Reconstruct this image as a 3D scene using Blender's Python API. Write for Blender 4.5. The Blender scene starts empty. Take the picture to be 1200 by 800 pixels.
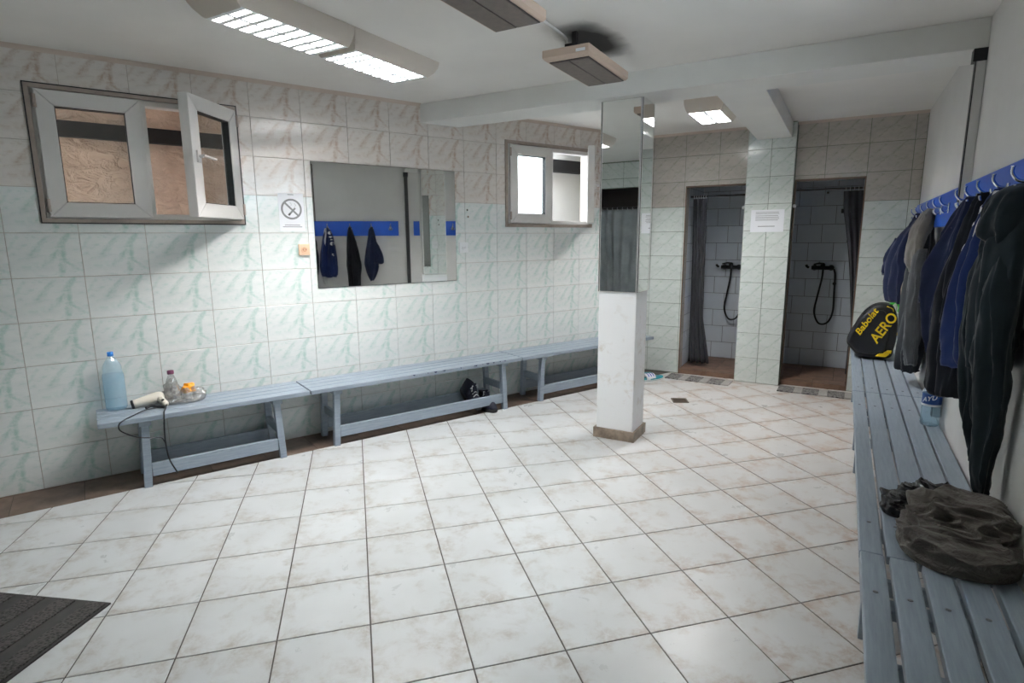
import bpy, bmesh, math, random
from mathutils import Vector, Matrix, noise

scene = bpy.context.scene
COL = scene.collection
PI = math.pi

def lin(r, g=None, b=None):
    if g is None: r, g, b = r
    return tuple(((c/255)/12.92 if c/255 <= .04045 else ((c/255+.055)/1.055)**2.4) for c in (r, g, b))

# ------------------------------------------------------------------ camera, sky, exposure
CAM_H = 1.439
cam = bpy.data.cameras.new('camera'); cam_o = bpy.data.objects.new('camera', cam); COL.objects.link(cam_o)
cam.sensor_width = 36; cam.sensor_fit = 'HORIZONTAL'; cam.lens = 674.2/1200*36; cam.clip_start = .02
_r = Vector((0.8680939, 0.4963539, -0.0067676)); _d = Vector((0.0812007, -0.1554386, -0.9845026)); _f = Vector((-0.4897136, 0.8540911, -0.1752396))
cam_o.matrix_world = Matrix(((_r.x, -_d.x, -_f.x, 0), (_r.y, -_d.y, -_f.y, 0), (_r.z, -_d.z, -_f.z, CAM_H), (0, 0, 0, 1)))
scene.camera = cam_o

SKY = 20.0            # overcast sky outside the windows
TUBE = 400.0           # fluorescent tubes
world = bpy.data.worlds.new('overcast_sky'); scene.world = world; world.use_nodes = True
bg = world.node_tree.nodes['Background']; bg.inputs[0].default_value = (.86, .93, 1.0, 1); bg.inputs[1].default_value = SKY
scene.view_settings.view_transform = 'Standard'; scene.view_settings.look = 'None'
scene.view_settings.gamma = 1; scene.view_settings.use_curve_mapping = False
scene.view_settings.exposure = 0.32
try:
    scene.cycles.use_denoising = True
    scene.cycles.max_bounces = 10; scene.cycles.diffuse_bounces = 5; scene.cycles.glossy_bounces = 6
    scene.cycles.transparent_max_bounces = 16; scene.cycles.transmission_bounces = 6
    scene.cycles.caustics_reflective = False; scene.cycles.caustics_refractive = False
    scene.cycles.sample_clamp_indirect = 30.0
except Exception: pass

# ------------------------------------------------------------------ materials
MATS = {}
def nt(name):
    m = bpy.data.materials.new(name); m.use_nodes = True
    t = m.node_tree; b = t.nodes['Principled BSDF']; MATS[name] = m
    return m, t, b
def N(t, typ, **kw):
    n = t.nodes.new(typ)
    for k, v in kw.items():
        if k == 'inp':
            for kk, vv in v.items(): n.inputs[kk].default_value = vv
        else: setattr(n, k, v)
    return n
def ramp(t, fac, stops):
    r = N(t, 'ShaderNodeValToRGB'); cr = r.color_ramp
    while len(cr.elements) < len(stops): cr.elements.new(.5)
    for e, (p, c) in zip(cr.elements, stops):
        e.position = p; e.color = (c if len(c) == 4 else (*c, 1)) if isinstance(c, tuple) else (c, c, c, 1)
    t.links.new(fac, r.inputs[0]); return r.outputs[0]
def mixc(t, fac, a, b, blend='MIX'):
    m = N(t, 'ShaderNodeMix', data_type='RGBA', blend_type=blend)
    for sock, v in ((m.inputs[0], fac), (m.inputs[6], a), (m.inputs[7], b)):
        if hasattr(v, 'links'): t.links.new(v, sock)
        elif isinstance(v, tuple): sock.default_value = (*v, 1) if len(v) == 3 else v
        else: sock.default_value = v
    return m.outputs[2]
def mth(t, op, a, b=None, clamp=False):
    m = N(t, 'ShaderNodeMath', operation=op, use_clamp=clamp)
    for i, v in enumerate((a, b)):
        if v is None: continue
        if hasattr(v, 'links'): t.links.new(v, m.inputs[i])
        else: m.inputs[i].default_value = v
    return m.outputs[0]
def noi(t, vec, scale, detail=4, rough=.55, dist=0):
    n = N(t, 'ShaderNodeTexNoise', inp={'Scale': scale, 'Detail': detail, 'Roughness': rough, 'Distortion': dist})
    if vec is not None: t.links.new(vec, n.inputs['Vector'])
    return n
def mapping(t, vec, scale=(1, 1, 1), rot=(0, 0, 0), loc=(0, 0, 0)):
    m = N(t, 'ShaderNodeMapping'); m.inputs['Scale'].default_value = scale; m.inputs['Rotation'].default_value = rot; m.inputs['Location'].default_value = loc
    t.links.new(vec, m.inputs[0]); return m.outputs[0]
def bump(t, b, h, strength=.3, dist=.002):
    n = N(t, 'ShaderNodeBump', inp={'Strength': strength, 'Distance': dist}); t.links.new(h, n.inputs['Height']); t.links.new(n.outputs[0], b.inputs['Normal'])
def coord(t, k='Object'): return N(t, 'ShaderNodeTexCoord').outputs[k]
def wpos(t): return N(t, 'ShaderNodeNewGeometry').outputs['Position']

def plain(name, col, rough=.5, metal=0, spec=.5, var=0, vscale=8, bmp=0, bscale=60, col2=None, coat=0):
    m, t, b = nt(name)
    b.inputs['Base Color'].default_value = (*col, 1); b.inputs['Roughness'].default_value = rough
    b.inputs['Metallic'].default_value = metal; b.inputs['Specular IOR Level'].default_value = spec
    if coat: b.inputs['Coat Weight'].default_value = coat
    if var or col2:
        n = noi(t, coord(t), vscale, 6, .6)
        c2 = col2 or tuple(c*(1-var) for c in col)
        t.links.new(mixc(t, ramp(t, n.outputs[0], [(.35, 0.), (.65, 1.)]), col, c2), b.inputs['Base Color'])
    if bmp:
        n = noi(t, coord(t), bscale, 5, .6); bump(t, b, n.outputs[0], bmp, .003)
    return m
def emis(name, col, s):
    m, t, b = nt(name); b.inputs['Base Color'].default_value = (*col, 1)
    b.inputs['Emission Color'].default_value = (*col, 1); b.inputs['Emission Strength'].default_value = s; return m
def clear(name, tint, glossmix=.12, rough=.03, tr_mix=None, ior=1.45):
    m = bpy.data.materials.new(name); m.use_nodes = True; t = m.node_tree; MATS[name] = m
    t.nodes.remove(t.nodes['Principled BSDF']); out = t.nodes['Material Output']
    tr = N(t, 'ShaderNodeBsdfTransparent'); tr.inputs[0].default_value = (*tint, 1)
    gl = N(t, 'ShaderNodeBsdfGlossy'); gl.inputs['Roughness'].default_value = rough
    f0 = ((ior-1)/(ior+1))**2; lw = N(t, 'ShaderNodeLayerWeight'); fz = mth(t, 'ADD', mth(t, 'MULTIPLY', mth(t, 'POWER', lw.outputs['Facing'], 5.0), 1-f0), f0)
    mx = N(t, 'ShaderNodeMixShader'); t.links.new(mth(t, 'ADD', fz, glossmix*.3, True), mx.inputs[0]); t.links.new(tr.outputs[0], mx.inputs[1]); t.links.new(gl.outputs[0], mx.inputs[2])
    last = mx.outputs[0]
    if tr_mix:
        df = N(t, 'ShaderNodeBsdfDiffuse'); df.inputs[0].default_value = (*tr_mix[0], 1)
        m2 = N(t, 'ShaderNodeMixShader'); m2.inputs[0].default_value = tr_mix[1]; t.links.new(last, m2.inputs[1]); t.links.new(df.outputs[0], m2.inputs[2]); last = m2.outputs[0]
    t.links.new(last, out.inputs[0]); return m

TW, TH = .3295, .2510
def marble(name, base, shade, vein, segs, strength=.75, rough=.16, width=.0075, warm=None):
    """glazed wall tile with a printed vein drawing, the same on every tile"""
    m, t, b = nt(name)
    oc = coord(t)
    n0 = noi(t, oc, 14, 3, .6); d = N(t, 'ShaderNodeVectorMath', operation='SUBTRACT'); t.links.new(n0.outputs['Color'], d.inputs[0]); d.inputs[1].default_value = (.5, .5, .5)
    s = N(t, 'ShaderNodeVectorMath', operation='SCALE'); t.links.new(d.outputs[0], s.inputs[0]); s.inputs[3].default_value = .050
    n1 = noi(t, oc, 60, 3, .6); d1 = N(t, 'ShaderNodeVectorMath', operation='SUBTRACT'); t.links.new(n1.outputs['Color'], d1.inputs[0]); d1.inputs[1].default_value = (.5, .5, .5)
    s1 = N(t, 'ShaderNodeVectorMath', operation='SCALE'); t.links.new(d1.outputs[0], s1.inputs[0]); s1.inputs[3].default_value = .022
    a = N(t, 'ShaderNodeVectorMath', operation='ADD'); t.links.new(oc, a.inputs[0]); t.links.new(s.outputs[0], a.inputs[1])
    a2 = N(t, 'ShaderNodeVectorMath', operation='ADD'); t.links.new(a.outputs[0], a2.inputs[0]); t.links.new(s1.outputs[0], a2.inputs[1])
    fl = N(t, 'ShaderNodeVectorMath', operation='MULTIPLY'); t.links.new(a2.outputs[0], fl.inputs[0]); fl.inputs[1].default_value = (1, 0, 1)
    p = fl.outputs[0]
    total = None
    for (u0, v0, u1, v1, w, k) in segs:
        A = Vector(((u0-.5)*TW, 0, (v0-.5)*TH)); B = Vector(((u1-.5)*TW, 0, (v1-.5)*TH)); ba = B-A
        pa = N(t, 'ShaderNodeVectorMath', operation='SUBTRACT'); t.links.new(p, pa.inputs[0]); pa.inputs[1].default_value = A
        dt = N(t, 'ShaderNodeVectorMath', operation='DOT_PRODUCT'); t.links.new(pa.outputs[0], dt.inputs[0]); dt.inputs[1].default_value = ba/ba.length_squared
        h = mth(t, 'MULTIPLY', dt.outputs['Value'], 1.0, True)
        sc = N(t, 'ShaderNodeVectorMath', operation='SCALE'); sc.inputs[0].default_value = ba; t.links.new(h, sc.inputs[3])
        ds = N(t, 'ShaderNodeVectorMath', operation='DISTANCE'); t.links.new(pa.outputs[0], ds.inputs[0]); t.links.new(sc.outputs[0], ds.inputs[1])
        g = mth(t, 'MULTIPLY', mth(t, 'SUBTRACT', 1.0, mth(t, 'DIVIDE', ds.outputs['Value'], width*w*2.6), True), k)
        total = g if total is None else mth(t, 'MAXIMUM', total, g)
    brk = ramp(t, noi(t, oc, 38, 4, .65).outputs[0], [(.36, .25), (.58, 1.)])
    cl = ramp(t, noi(t, mapping(t, oc, (1, 1, 2.0), (0, -.75, 0)), 8, 4, .55).outputs[0], [(.35, 0.), (.7, 1.)])
    c = mixc(t, mth(t, 'MULTIPLY', cl, .75), base, shade)
    c = mixc(t, mth(t, 'MULTIPLY', mth(t, 'MULTIPLY', total, brk), strength), c, vein)
    hz = noi(t, mapping(t, oc, (1, 1, 2.6), (0, -.8, 0)), 16, 5, .7)
    hv = mth(t, 'MULTIPLY', ramp(t, hz.outputs[0], [(.54, 0.), (.72, 1.)]), .42)
    c = mixc(t, hv, c, vein)
    t.links.new(c, b.inputs['Base Color']); b.inputs['Roughness'].default_value = rough; b.inputs['Specular IOR Level'].default_value = .5
    bump(t, b, noi(t, oc, 9, 2).outputs[0], .12, .002)
    return m
SEGS = [(.60, .46, .84, 1.0, 1.1, .9), (.73, .62, .74, .40, 1.4, 1.), (.74, .42, .66, .0, 1.0, .95), (.74, .40, .86, .22, .9, .85), (.86, .22, 1.0, .10, .7, .6),
        (.30, .52, .55, .93, 1.0, .7), (.30, .52, .40, .60, 1.5, .5), (.18, .25, .47, .30, 1.5, .42), (.47, .30, .62, .46, 1.0, .55), (.0, .62, .16, .92, .8, .35)]
marble('tile_green', lin(222, 224, 222), lin(206, 211, 210), lin(152, 189, 179), SEGS, .78)
marble('tile_brown', lin(217, 210, 204), lin(202, 196, 191), lin(170, 142, 122), SEGS, .80)
SEGF = [(.05, .05, .5, .55, .6, .7), (.5, .55, .85, 1.0, .6, .8), (.55, .1, .9, .5, .5, .6), (.15, .6, .4, .95, .5, .5), (.5, .55, .7, .45, .5, .5)]
marble('tile_pale', lin(212, 218, 214), lin(196, 202, 198), lin(134, 166, 148), SEGF, .62, .14, .006)
marble('tile_sand', lin(190, 183, 176), lin(172, 166, 159), lin(122, 132, 106), SEGF, .62, .16, .006)

def floor_mat():
    m, t, b = nt('tile_floor'); oc = coord(t); wp = wpos(t)
    ri = N(t, 'ShaderNodeObjectInfo').outputs['Random']
    off = N(t, 'ShaderNodeCombineXYZ'); t.links.new(mth(t, 'MULTIPLY', ri, 7.0), off.inputs[0]); t.links.new(mth(t, 'MULTIPLY', ri, 31.0), off.inputs[2])
    v = N(t, 'ShaderNodeVectorMath', operation='ADD'); t.links.new(oc, v.inputs[0]); t.links.new(off.outputs[0], v.inputs[1]); v = v.outputs[0]
    n1 = noi(t, v, 6, 6, .66, .4); n2 = noi(t, v, 22, 6, .7, .3); n3 = noi(t, v, 2.5, 3)
    sx = N(t, 'ShaderNodeSeparateXYZ'); t.links.new(oc, sx.inputs[0])
    ed = mth(t, 'MAXIMUM', mth(t, 'ABSOLUTE', sx.outputs[0]), mth(t, 'ABSOLUTE', sx.outputs[1]))
    edge = ramp(t, ed, [(.085, 0.), (.166, 1.)])
    st = mth(t, 'ADD', mth(t, 'MULTIPLY', edge, .16), n1.outputs[0])
    stain = mth(t, 'MULTIPLY', ramp(t, st, [(.52, 0.), (.72, 1.)]), ramp(t, n2.outputs[0], [(.40, .12), (.62, 1.)]))
    big = ramp(t, noi(t, wp, .8, 2).outputs[0], [(.40, .35), (.62, 1.)])
    sp = N(t, 'ShaderNodeSeparateXYZ'); t.links.new(wp, sp.inputs[0])
    wear = ramp(t, mth(t, 'ADD', mth(t, 'MULTIPLY', sp.outputs[0], .30), mth(t, 'MULTIPLY', sp.outputs[1], .16)), [(-.2+.2, 0.), (1.0, 1.)])
    c = mixc(t, ramp(t, n3.outputs[0], [(.3, 0.), (.7, 1.)]), lin(203, 206, 207), lin(191, 194, 194))
    c = mixc(t, mth(t, 'MULTIPLY', stain, .68), c, lin(156, 146, 134))
    c = mixc(t, mth(t, 'MULTIPLY', mth(t, 'MULTIPLY', stain, wear), .9), c, lin(168, 126, 98))
    c = mixc(t, mth(t, 'MULTIPLY', wear, .36), c, lin(206, 184, 166))
    t.links.new(c, b.inputs['Base Color'])
    t.links.new(ramp(t, n1.outputs[0], [(.3, .26), (.7, .40)]), b.inputs['Roughness']); b.inputs['Specular IOR Level'].default_value = .5
    bump(t, b, n2.outputs[0], .06, .002); return m
floor_mat()
plain('tile_border', lin(112, 94, 82), .5, var=.45, vscale=9, col2=lin(84, 68, 58))
plain('tile_shower_floor', lin(132, 104, 86), .45, var=.4, vscale=8, col2=lin(96, 72, 58))
plain('tile_shower', lin(200, 207, 216), .22, var=.08, vscale=4)
plain('tile_grey', lin(120, 116, 114), .3, var=.12, vscale=5)
plain('grout_floor', lin(86, 80, 75), .9)
plain('grout_wall', lin(176, 166, 156), .9)
plain('grout_green', lin(104, 118, 100), .9)
plain('grout_shower', lin(104, 106, 108), .9)
plain('edge_brown', lin(104, 84, 68), .7)

def ceiling_mat():
    m, t, b = nt('plaster_ceiling'); wp = wpos(t)
    c = mixc(t, ramp(t, noi(t, wp, 1.2, 4).outputs[0], [(.35, 0.), (.7, 1.)]), lin(230, 227, 223), lin(221, 218, 214))
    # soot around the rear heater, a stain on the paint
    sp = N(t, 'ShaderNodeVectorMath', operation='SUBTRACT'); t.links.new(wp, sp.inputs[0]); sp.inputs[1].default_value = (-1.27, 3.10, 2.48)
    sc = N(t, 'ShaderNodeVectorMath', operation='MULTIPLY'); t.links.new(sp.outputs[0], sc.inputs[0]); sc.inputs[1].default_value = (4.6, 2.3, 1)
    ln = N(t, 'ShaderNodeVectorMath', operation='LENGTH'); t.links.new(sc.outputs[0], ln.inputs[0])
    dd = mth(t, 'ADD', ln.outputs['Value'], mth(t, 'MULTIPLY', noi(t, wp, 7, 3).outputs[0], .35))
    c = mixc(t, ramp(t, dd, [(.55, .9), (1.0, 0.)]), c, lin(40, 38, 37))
    t.links.new(c, b.inputs['Base Color']); b.inputs['Roughness'].default_value = .85
    bump(t, b, noi(t, wp, 120, 3).outputs[0], .15, .001)
ceiling_mat()
plain('plaster_beam', lin(226, 225, 222), .85, var=.06, vscale=2, bmp=.15, bscale=90)
plain('plaster_wall', lin(214, 212, 210), .8, var=.08, vscale=2, bmp=.2, bscale=70)
def pillar_mat():
    m, t, b = nt('plaster_pillar'); oc = coord(t); wp = wpos(t)
    s = mth(t, 'MULTIPLY', ramp(t, noi(t, oc, 9, 5, .65, .5).outputs[0], [(.54, 0.), (.68, 1.)]), ramp(t, noi(t, oc, 2.4, 2).outputs[0], [(.45, 0.), (.6, 1.)]))
    c = mixc(t, mth(t, 'MULTIPLY', s, .5), lin(236, 237, 238), lin(186, 170, 152)); t.links.new(c, b.inputs['Base Color']); b.inputs['Roughness'].default_value = .6
    bump(t, b, noi(t, oc, 30, 4).outputs[0], .1, .002)
pillar_mat()
plain('coving', lin(198, 182, 170), .7)
plain('base_tile', lin(158, 142, 126), .45, var=.35, vscale=14, col2=lin(112, 98, 86))
def stucco():
    m, t, b = nt('stucco'); wp = wpos(t)
    c = mixc(t, ramp(t, noi(t, wp, 5, 5).outputs[0], [(.35, 0.), (.7, 1.)]), lin(214, 192, 176), lin(190, 166, 150)); t.links.new(c, b.inputs['Base Color']); b.inputs['Roughness'].default_value = .95
    h = ramp(t, noi(t, mapping(t, wp, (1, 1, 1.6)), 9, 6, .6, .6).outputs[0], [(.42, 0.), (.62, 1.)]); bump(t, b, h, .9, .02)
stucco()
plain('stucco_lit', lin(206, 206, 204), .95, bmp=.3, bscale=20)  # paler copy of the stucco, brighter daylight put into its colour
plain('dark_steel', lin(20, 20, 22), .8)
plain('upvc', lin(206, 203, 200), .38, var=.05, vscale=5)
plain('upvc_border', lin(164, 150, 140), .6, var=.2, vscale=12)
plain('gasket', lin(26, 26, 28), .6)
clear('window_glass', (.90, .93, .93), .05, .01)
def mirror_mat():
    m, t, b = nt('mirror_glass'); b.inputs['Base Color'].default_value = (.86, .88, .87, 1); b.inputs['Metallic'].default_value = 1; b.inputs['Roughness'].default_value = .015
mirror_mat()
plain('mirror_edge', lin(70, 84, 80), .2, metal=.6)
plain('mirror_trim', lin(210, 208, 204), .3)
def bench_paint():
    m, t, b = nt('bench_paint'); oc = coord(t)
    n = noi(t, mapping(t, oc, (1.2, 14, 14)), 6, 6, .6); n2 = noi(t, oc, 26, 5, .7)
    c = mixc(t, ramp(t, n.outputs[0], [(.35, 0.), (.7, 1.)]), lin(146, 157, 168), lin(128, 140, 152))
    c = mixc(t, ramp(t, n2.outputs[0], [(.68, 0.), (.74, .7)]), c, lin(92, 96, 104))
    t.links.new(c, b.inputs['Base Color']); b.inputs['Roughness'].default_value = .42; bump(t, b, n.outputs[0], .25, .002)
bench_paint()
plain('chipped_paint', lin(32, 38, 74), .7)
plain('screw', lin(120, 122, 124), .35, metal=.9)
def board_mat():
    m, t, b = nt('blue_board'); oc = coord(t)
    n = noi(t, mapping(t, oc, (2, 8, 8)), 8, 5)
    t.links.new(mixc(t, n.outputs[0], lin(8, 84, 200), lin(6, 74, 180)), b.inputs['Base Color']); b.inputs['Roughness'].default_value = .38
board_mat()
plain('chrome', (.75, .75, .76), .18, metal=1)
plain('black_fixture', lin(24, 25, 27), .28, metal=.3)
plain('hose_black', lin(30, 31, 34), .35, metal=.4)
def cloth(name, c1, c2=None, rough=.9, sc=260, b1=.25, sheen=.12):
    m, t, b = nt(name); oc = coord(t); c2 = c2 or tuple(x*.75 for x in c1)
    n = noi(t, oc, 5, 4); t.links.new(mixc(t, ramp(t, n.outputs[0], [(.35, 0.), (.65, 1.)]), c1, c2), b.inputs['Base Color'])
    b.inputs['Roughness'].default_value = rough; b.inputs['Sheen Weight'].default_value = sheen; b.inputs['Sheen Roughness'].default_value = .5; b.inputs['Specular IOR Level'].default_value = .2
    w = noi(t, oc, sc, 2); bump(t, b, w.outputs[0], b1, .001); return m
cloth('cloth_black', lin(22, 25, 33)); cloth('cloth_navy', lin(27, 36, 66)); cloth('cloth_blue', lin(27, 44, 92)); cloth('cloth_dark', lin(26, 36, 42))
cloth('cloth_grey', lin(112, 108, 104)); cloth('cloth_charcoal', lin(46, 50, 56)); cloth('cloth_midgrey', lin(84, 86, 90)); cloth('cloth_white', lin(206, 204, 204)); cloth('cloth_khaki', lin(150, 136, 122))
def taupe():
    m, t, b = nt('taupe_fabric'); oc = coord(t)
    n = noi(t, oc, 7, 4); t.links.new(mixc(t, ramp(t, n.outputs[0], [(.35, 0.), (.65, 1.)]), lin(98, 91, 85), lin(82, 76, 70)), b.inputs['Base Color']); b.inputs['Roughness'].default_value = .55
    v = noi(t, mapping(t, oc, (1, 1, 1.4)), 17, 5, .55, 1.6); r = ramp(t, v.outputs[0], [(.30, 0.), (.50, 1.), (.70, 0.)]); bump(t, b, r, .55, .010)
cloth('curtain_grey', lin(156, 161, 164), lin(138, 143, 147), .75, 120, .1); cloth('curtain_dark', lin(60, 62, 68), lin(48, 50, 56), .75, 120, .1); taupe()
plain('white_print', lin(225, 225, 225), .6)
plain('bin_liner', lin(7, 7, 9), .26, spec=.5)
plain('bag_black', lin(15, 16, 22), .55, bmp=.1, bscale=300)
plain('bag_panel', lin(22, 24, 32), .45)
plain('bag_yellow', lin(236, 200, 22), .5); plain('bag_orange', lin(240, 160, 20), .5); plain('bag_green', lin(60, 190, 60), .5)
clear('pet_blue', (.93, .975, 1.0), .2, .06, ((.50, .76, .92), .16), 1.2); clear('water', (.93, .975, 1.0), .02, .02, ((.45, .74, .92), .07), 1.1); plain('cap_blue', lin(30, 120, 205), .4)
clear('pet_clear', (.90, .90, .90), .3, .06, ((.7, .7, .7), .12)); clear('film_clear', (.86, .86, .85), .6, .16, ((.62, .60, .58), .22)); plain('cap_purple', lin(96, 40, 72), .4)
def orange_mat():
    m, t, b = nt('orange_pack'); t.links.new(mixc(t, noi(t, coord(t), 30, 3).outputs[0], lin(255, 190, 20), lin(235, 120, 10)), b.inputs['Base Color']); b.inputs['Roughness'].default_value = .35
orange_mat()
plain('dryer_plastic', lin(214, 208, 196), .4); plain('black_plastic', lin(20, 22, 28), .45)
plain('label_white', lin(228, 230, 234), .5); plain('label_blue', lin(24, 70, 140), .4); plain('label_red', lin(190, 40, 40), .5)
plain('paper', lin(226, 228, 232), .7); plain('print_grey', lin(120, 122, 124), .7); plain('print_dark', lin(58, 60, 62), .7)
plain('socket_cream', lin(222, 186, 156), .4); plain('socket_cream_dark', lin(196, 156, 126), .4); plain('socket_white', lin(220, 222, 224), .35); plain('hole_dark', lin(40, 34, 30), .6)
plain('lamp_housing', lin(206, 196, 186), .45); plain('lamp_louver', (.82, .84, .86), .4); plain('lamp_reflector', (.85, .87, .9), .4)
TC = (1.0, .99, .975)
emis('tube_light', TC, TUBE*1.6); emis('tube_light_dim', TC, TUBE*.34); emis('tube_light_far', TC, TUBE*1.35)
plain('heater_body', lin(190, 168, 152), .5); plain('heater_panel', lin(112, 100, 94), .6, var=.2, vscale=30); plain('heater_border', lin(40, 36, 36), .6)
plain('conduit_white', lin(200, 198, 196), .5); plain('steel_dark_bar', lin(46, 46, 48), .5)
plain('shoe_dark', lin(26, 30, 48), .7, bmp=.2); plain('shoe_sole', lin(34, 34, 36), .6); plain('lace', lin(210, 212, 214), .8); plain('shoe_teal', lin(70, 170, 170), .6)
plain('slide_teal', lin(14, 132, 142), .5); plain('slide_white', lin(222, 222, 224), .5); plain('slide_blue', lin(64, 84, 168), .5)
def mat_pattern():
    m, t, b = nt('mat_dark_pattern'); oc = coord(t)
    n = noi(t, mapping(t, oc, (1, 2.2, 1)), 45, 5, .7, 1.2); t.links.new(ramp(t, n.outputs[0], [(.44, lin(48, 46, 46)), (.56, lin(150, 146, 142))]), b.inputs['Base Color']); b.inputs['Roughness'].default_value = .95
    bump(t, b, noi(t, oc, 200, 2).outputs[0], .5, .003)
mat_pattern()
plain('mat_light', lin(170, 166, 160), .95, var=.2, vscale=60, bmp=.5, bscale=200)
plain('mat_rubber', lin(58, 56, 55), .75, var=.35, vscale=20); 
def honey():
    m, t, b = nt('mat_honeycomb'); oc = coord(t)
    v = N(t, 'ShaderNodeTexVoronoi', inp={'Scale': 95}); t.links.new(oc, v.inputs['Vector'])
    t.links.new(ramp(t, v.outputs['Distance'], [(.25, lin(14, 13, 13)), (.6, lin(64, 60, 58))]), b.inputs['Base Color']); b.inputs['Roughness'].default_value = .7
    bump(t, b, v.outputs['Distance'], .8, .003)
honey()
plain('drain_metal', lin(104, 92, 80), .5, metal=.5); plain('drain_dark', lin(40, 30, 24), .8)

# ------------------------------------------------------------------ geometry helpers
class MB:
    def __init__(s): s.v = []; s.f = []
    def quadgrid(s, rows, closed=True, caps=True):
        """rows of equal-length point rings"""
        b = len(s.v); n = len(rows[0])
        for r in rows: s.v += [tuple(p) for p in r]
        for i in range(len(rows)-1):
            for j in range(n if closed else n-1):
                k = (j+1) % n
                s.f.append((b+i*n+j, b+i*n+k, b+(i+1)*n+k, b+(i+1)*n+j))
        if caps and closed:
            s.f.append(tuple(b+j for j in reversed(range(n)))); e = b+(len(rows)-1)*n; s.f.append(tuple(e+j for j in range(n)))
        return s
    def box(s, a, c):
        x0, y0, z0 = a; x1, y1, z1 = c; b = len(s.v)
        s.v += [(x0, y0, z0), (x1, y0, z0), (x1, y1, z0), (x0, y1, z0), (x0, y0, z1), (x1, y0, z1), (x1, y1, z1), (x0, y1, z1)]
        s.f += [tuple(b+i for i in q) for q in ((3, 2, 1, 0), (4, 5, 6, 7), (0, 1, 5, 4), (1, 2, 6, 5), (2, 3, 7, 6), (3, 0, 4, 7))]
        return s
    def bar(s, p, q, w, h, up=(0, 0, 1)):
        p, q = Vector(p), Vector(q); d = (q-p).normalized(); up = Vector(up)
        if abs(d.dot(up)) > .99: up = Vector((1, 0, 0))
        r = d.cross(up).normalized(); u = r.cross(d).normalized()
        ring = lambda c: [c-r*w/2-u*h/2, c+r*w/2-u*h/2, c+r*w/2+u*h/2, c-r*w/2+u*h/2]
        return s.quadgrid([ring(p), ring(q)])
    def tube(s, pts, r, seg=10, caps=True):
        pts = [Vector(p) for p in pts]; rows = []; prev = None
        for i, p in enumerate(pts):
            d = (pts[min(i+1, len(pts)-1)]-pts[max(i-1, 0)]).normalized()
            if prev is None:
                u = d.cross(Vector((0, 0, 1)));
                if u.length < .05: u = d.cross(Vector((1, 0, 0)))
            else: u = prev-d*prev.dot(d)
            u.normalize(); prev = u; w = d.cross(u); rr = r[i] if isinstance(r, (list, tuple)) else r
            rows.append([p+(u*math.cos(2*PI*k/seg)+w*math.sin(2*PI*k/seg))*rr for k in range(seg)])
        return s.quadgrid(rows, True, caps)
    def lathe(s, prof, c=(0, 0, 0), seg=24, axis='z'):
        rows = []
        for r, h in prof:
            ring = []
            for k in range(seg):
                a = 2*PI*k/seg; x, y, z = r*math.cos(a), r*math.sin(a), h
                if axis == 'x': x, y, z = z, x, y
                elif axis == 'y': x, y, z = y, z, x
                ring.append((c[0]+x, c[1]+y, c[2]+z))
            rows.append(ring)
        return s.quadgrid(rows)
    def prism(s, poly, z0, z1):
        """poly: list of (x, y), extruded in z"""
        return s.quadgrid([[(x, y, z0) for x, y in poly], [(x, y, z1) for x, y in poly]])
    def xf(s, M):
        s.v = [tuple(M @ Vector(p)) for p in s.v]; return s
    def mesh(s, name, mat, smooth=False):
        me = bpy.data.meshes.new(name); me.from_pydata(s.v, [], s.f); me.validate()
        bm = bmesh.new(); bm.from_mesh(me); bmesh.ops.recalc_face_normals(bm, faces=bm.faces); bm.to_mesh(me); bm.free()
        if mat: me.materials.append(MATS[mat])
        if smooth:
            for p in me.polygons: p.use_smooth = True
        return me
    def build(s, name, mat, parent=None, smooth=False, bevel=0, loc=None, sub=0, rot=None, segs=2):
        o = link(name, s.mesh(name, mat, smooth), parent)
        if loc is not None: o.location = loc
        if rot is not None: o.rotation_euler = rot
        if bevel:
            b = o.modifiers.new('bevel', 'BEVEL'); b.width = bevel; b.segments = segs; b.limit_method = 'ANGLE'; b.angle_limit = .7
        if sub:
            d = o.modifiers.new('sub', 'SUBSURF'); d.levels = sub; d.render_levels = sub
        return o
def link(name, data, parent=None):
    o = bpy.data.objects.new(name, data); COL.objects.link(o)
    if parent is not None: o.parent = parent
    return o
def tag(o, label=None, cat=None, group=None, kind=None):
    if label: o['label'] = label
    if cat: o['category'] = cat
    if group: o['group'] = group
    if kind: o['kind'] = kind
    return o
def thing(name, loc, label, cat, rz=0, group=None, kind=None):
    o = link(name, None); o.location = loc; o.rotation_euler = (0, 0, rz); o.empty_display_size = .1
    return tag(o, label, cat, group, kind)
def spline(pts, n=8):
    pts = [Vector(p) for p in pts]; out = []
    P = [pts[0]*2-pts[1]]+pts+[pts[-1]*2-pts[-2]]
    for i in range(1, len(P)-2):
        a, b, c, d = P[i-1:i+3]
        for k in range(n):
            t = k/n; out.append(.5*((2*b)+(c-a)*t+(2*a-5*b+4*c-d)*t*t+(3*b-a-3*c+d)*t**3))
    out.append(pts[-1]); return out
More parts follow.
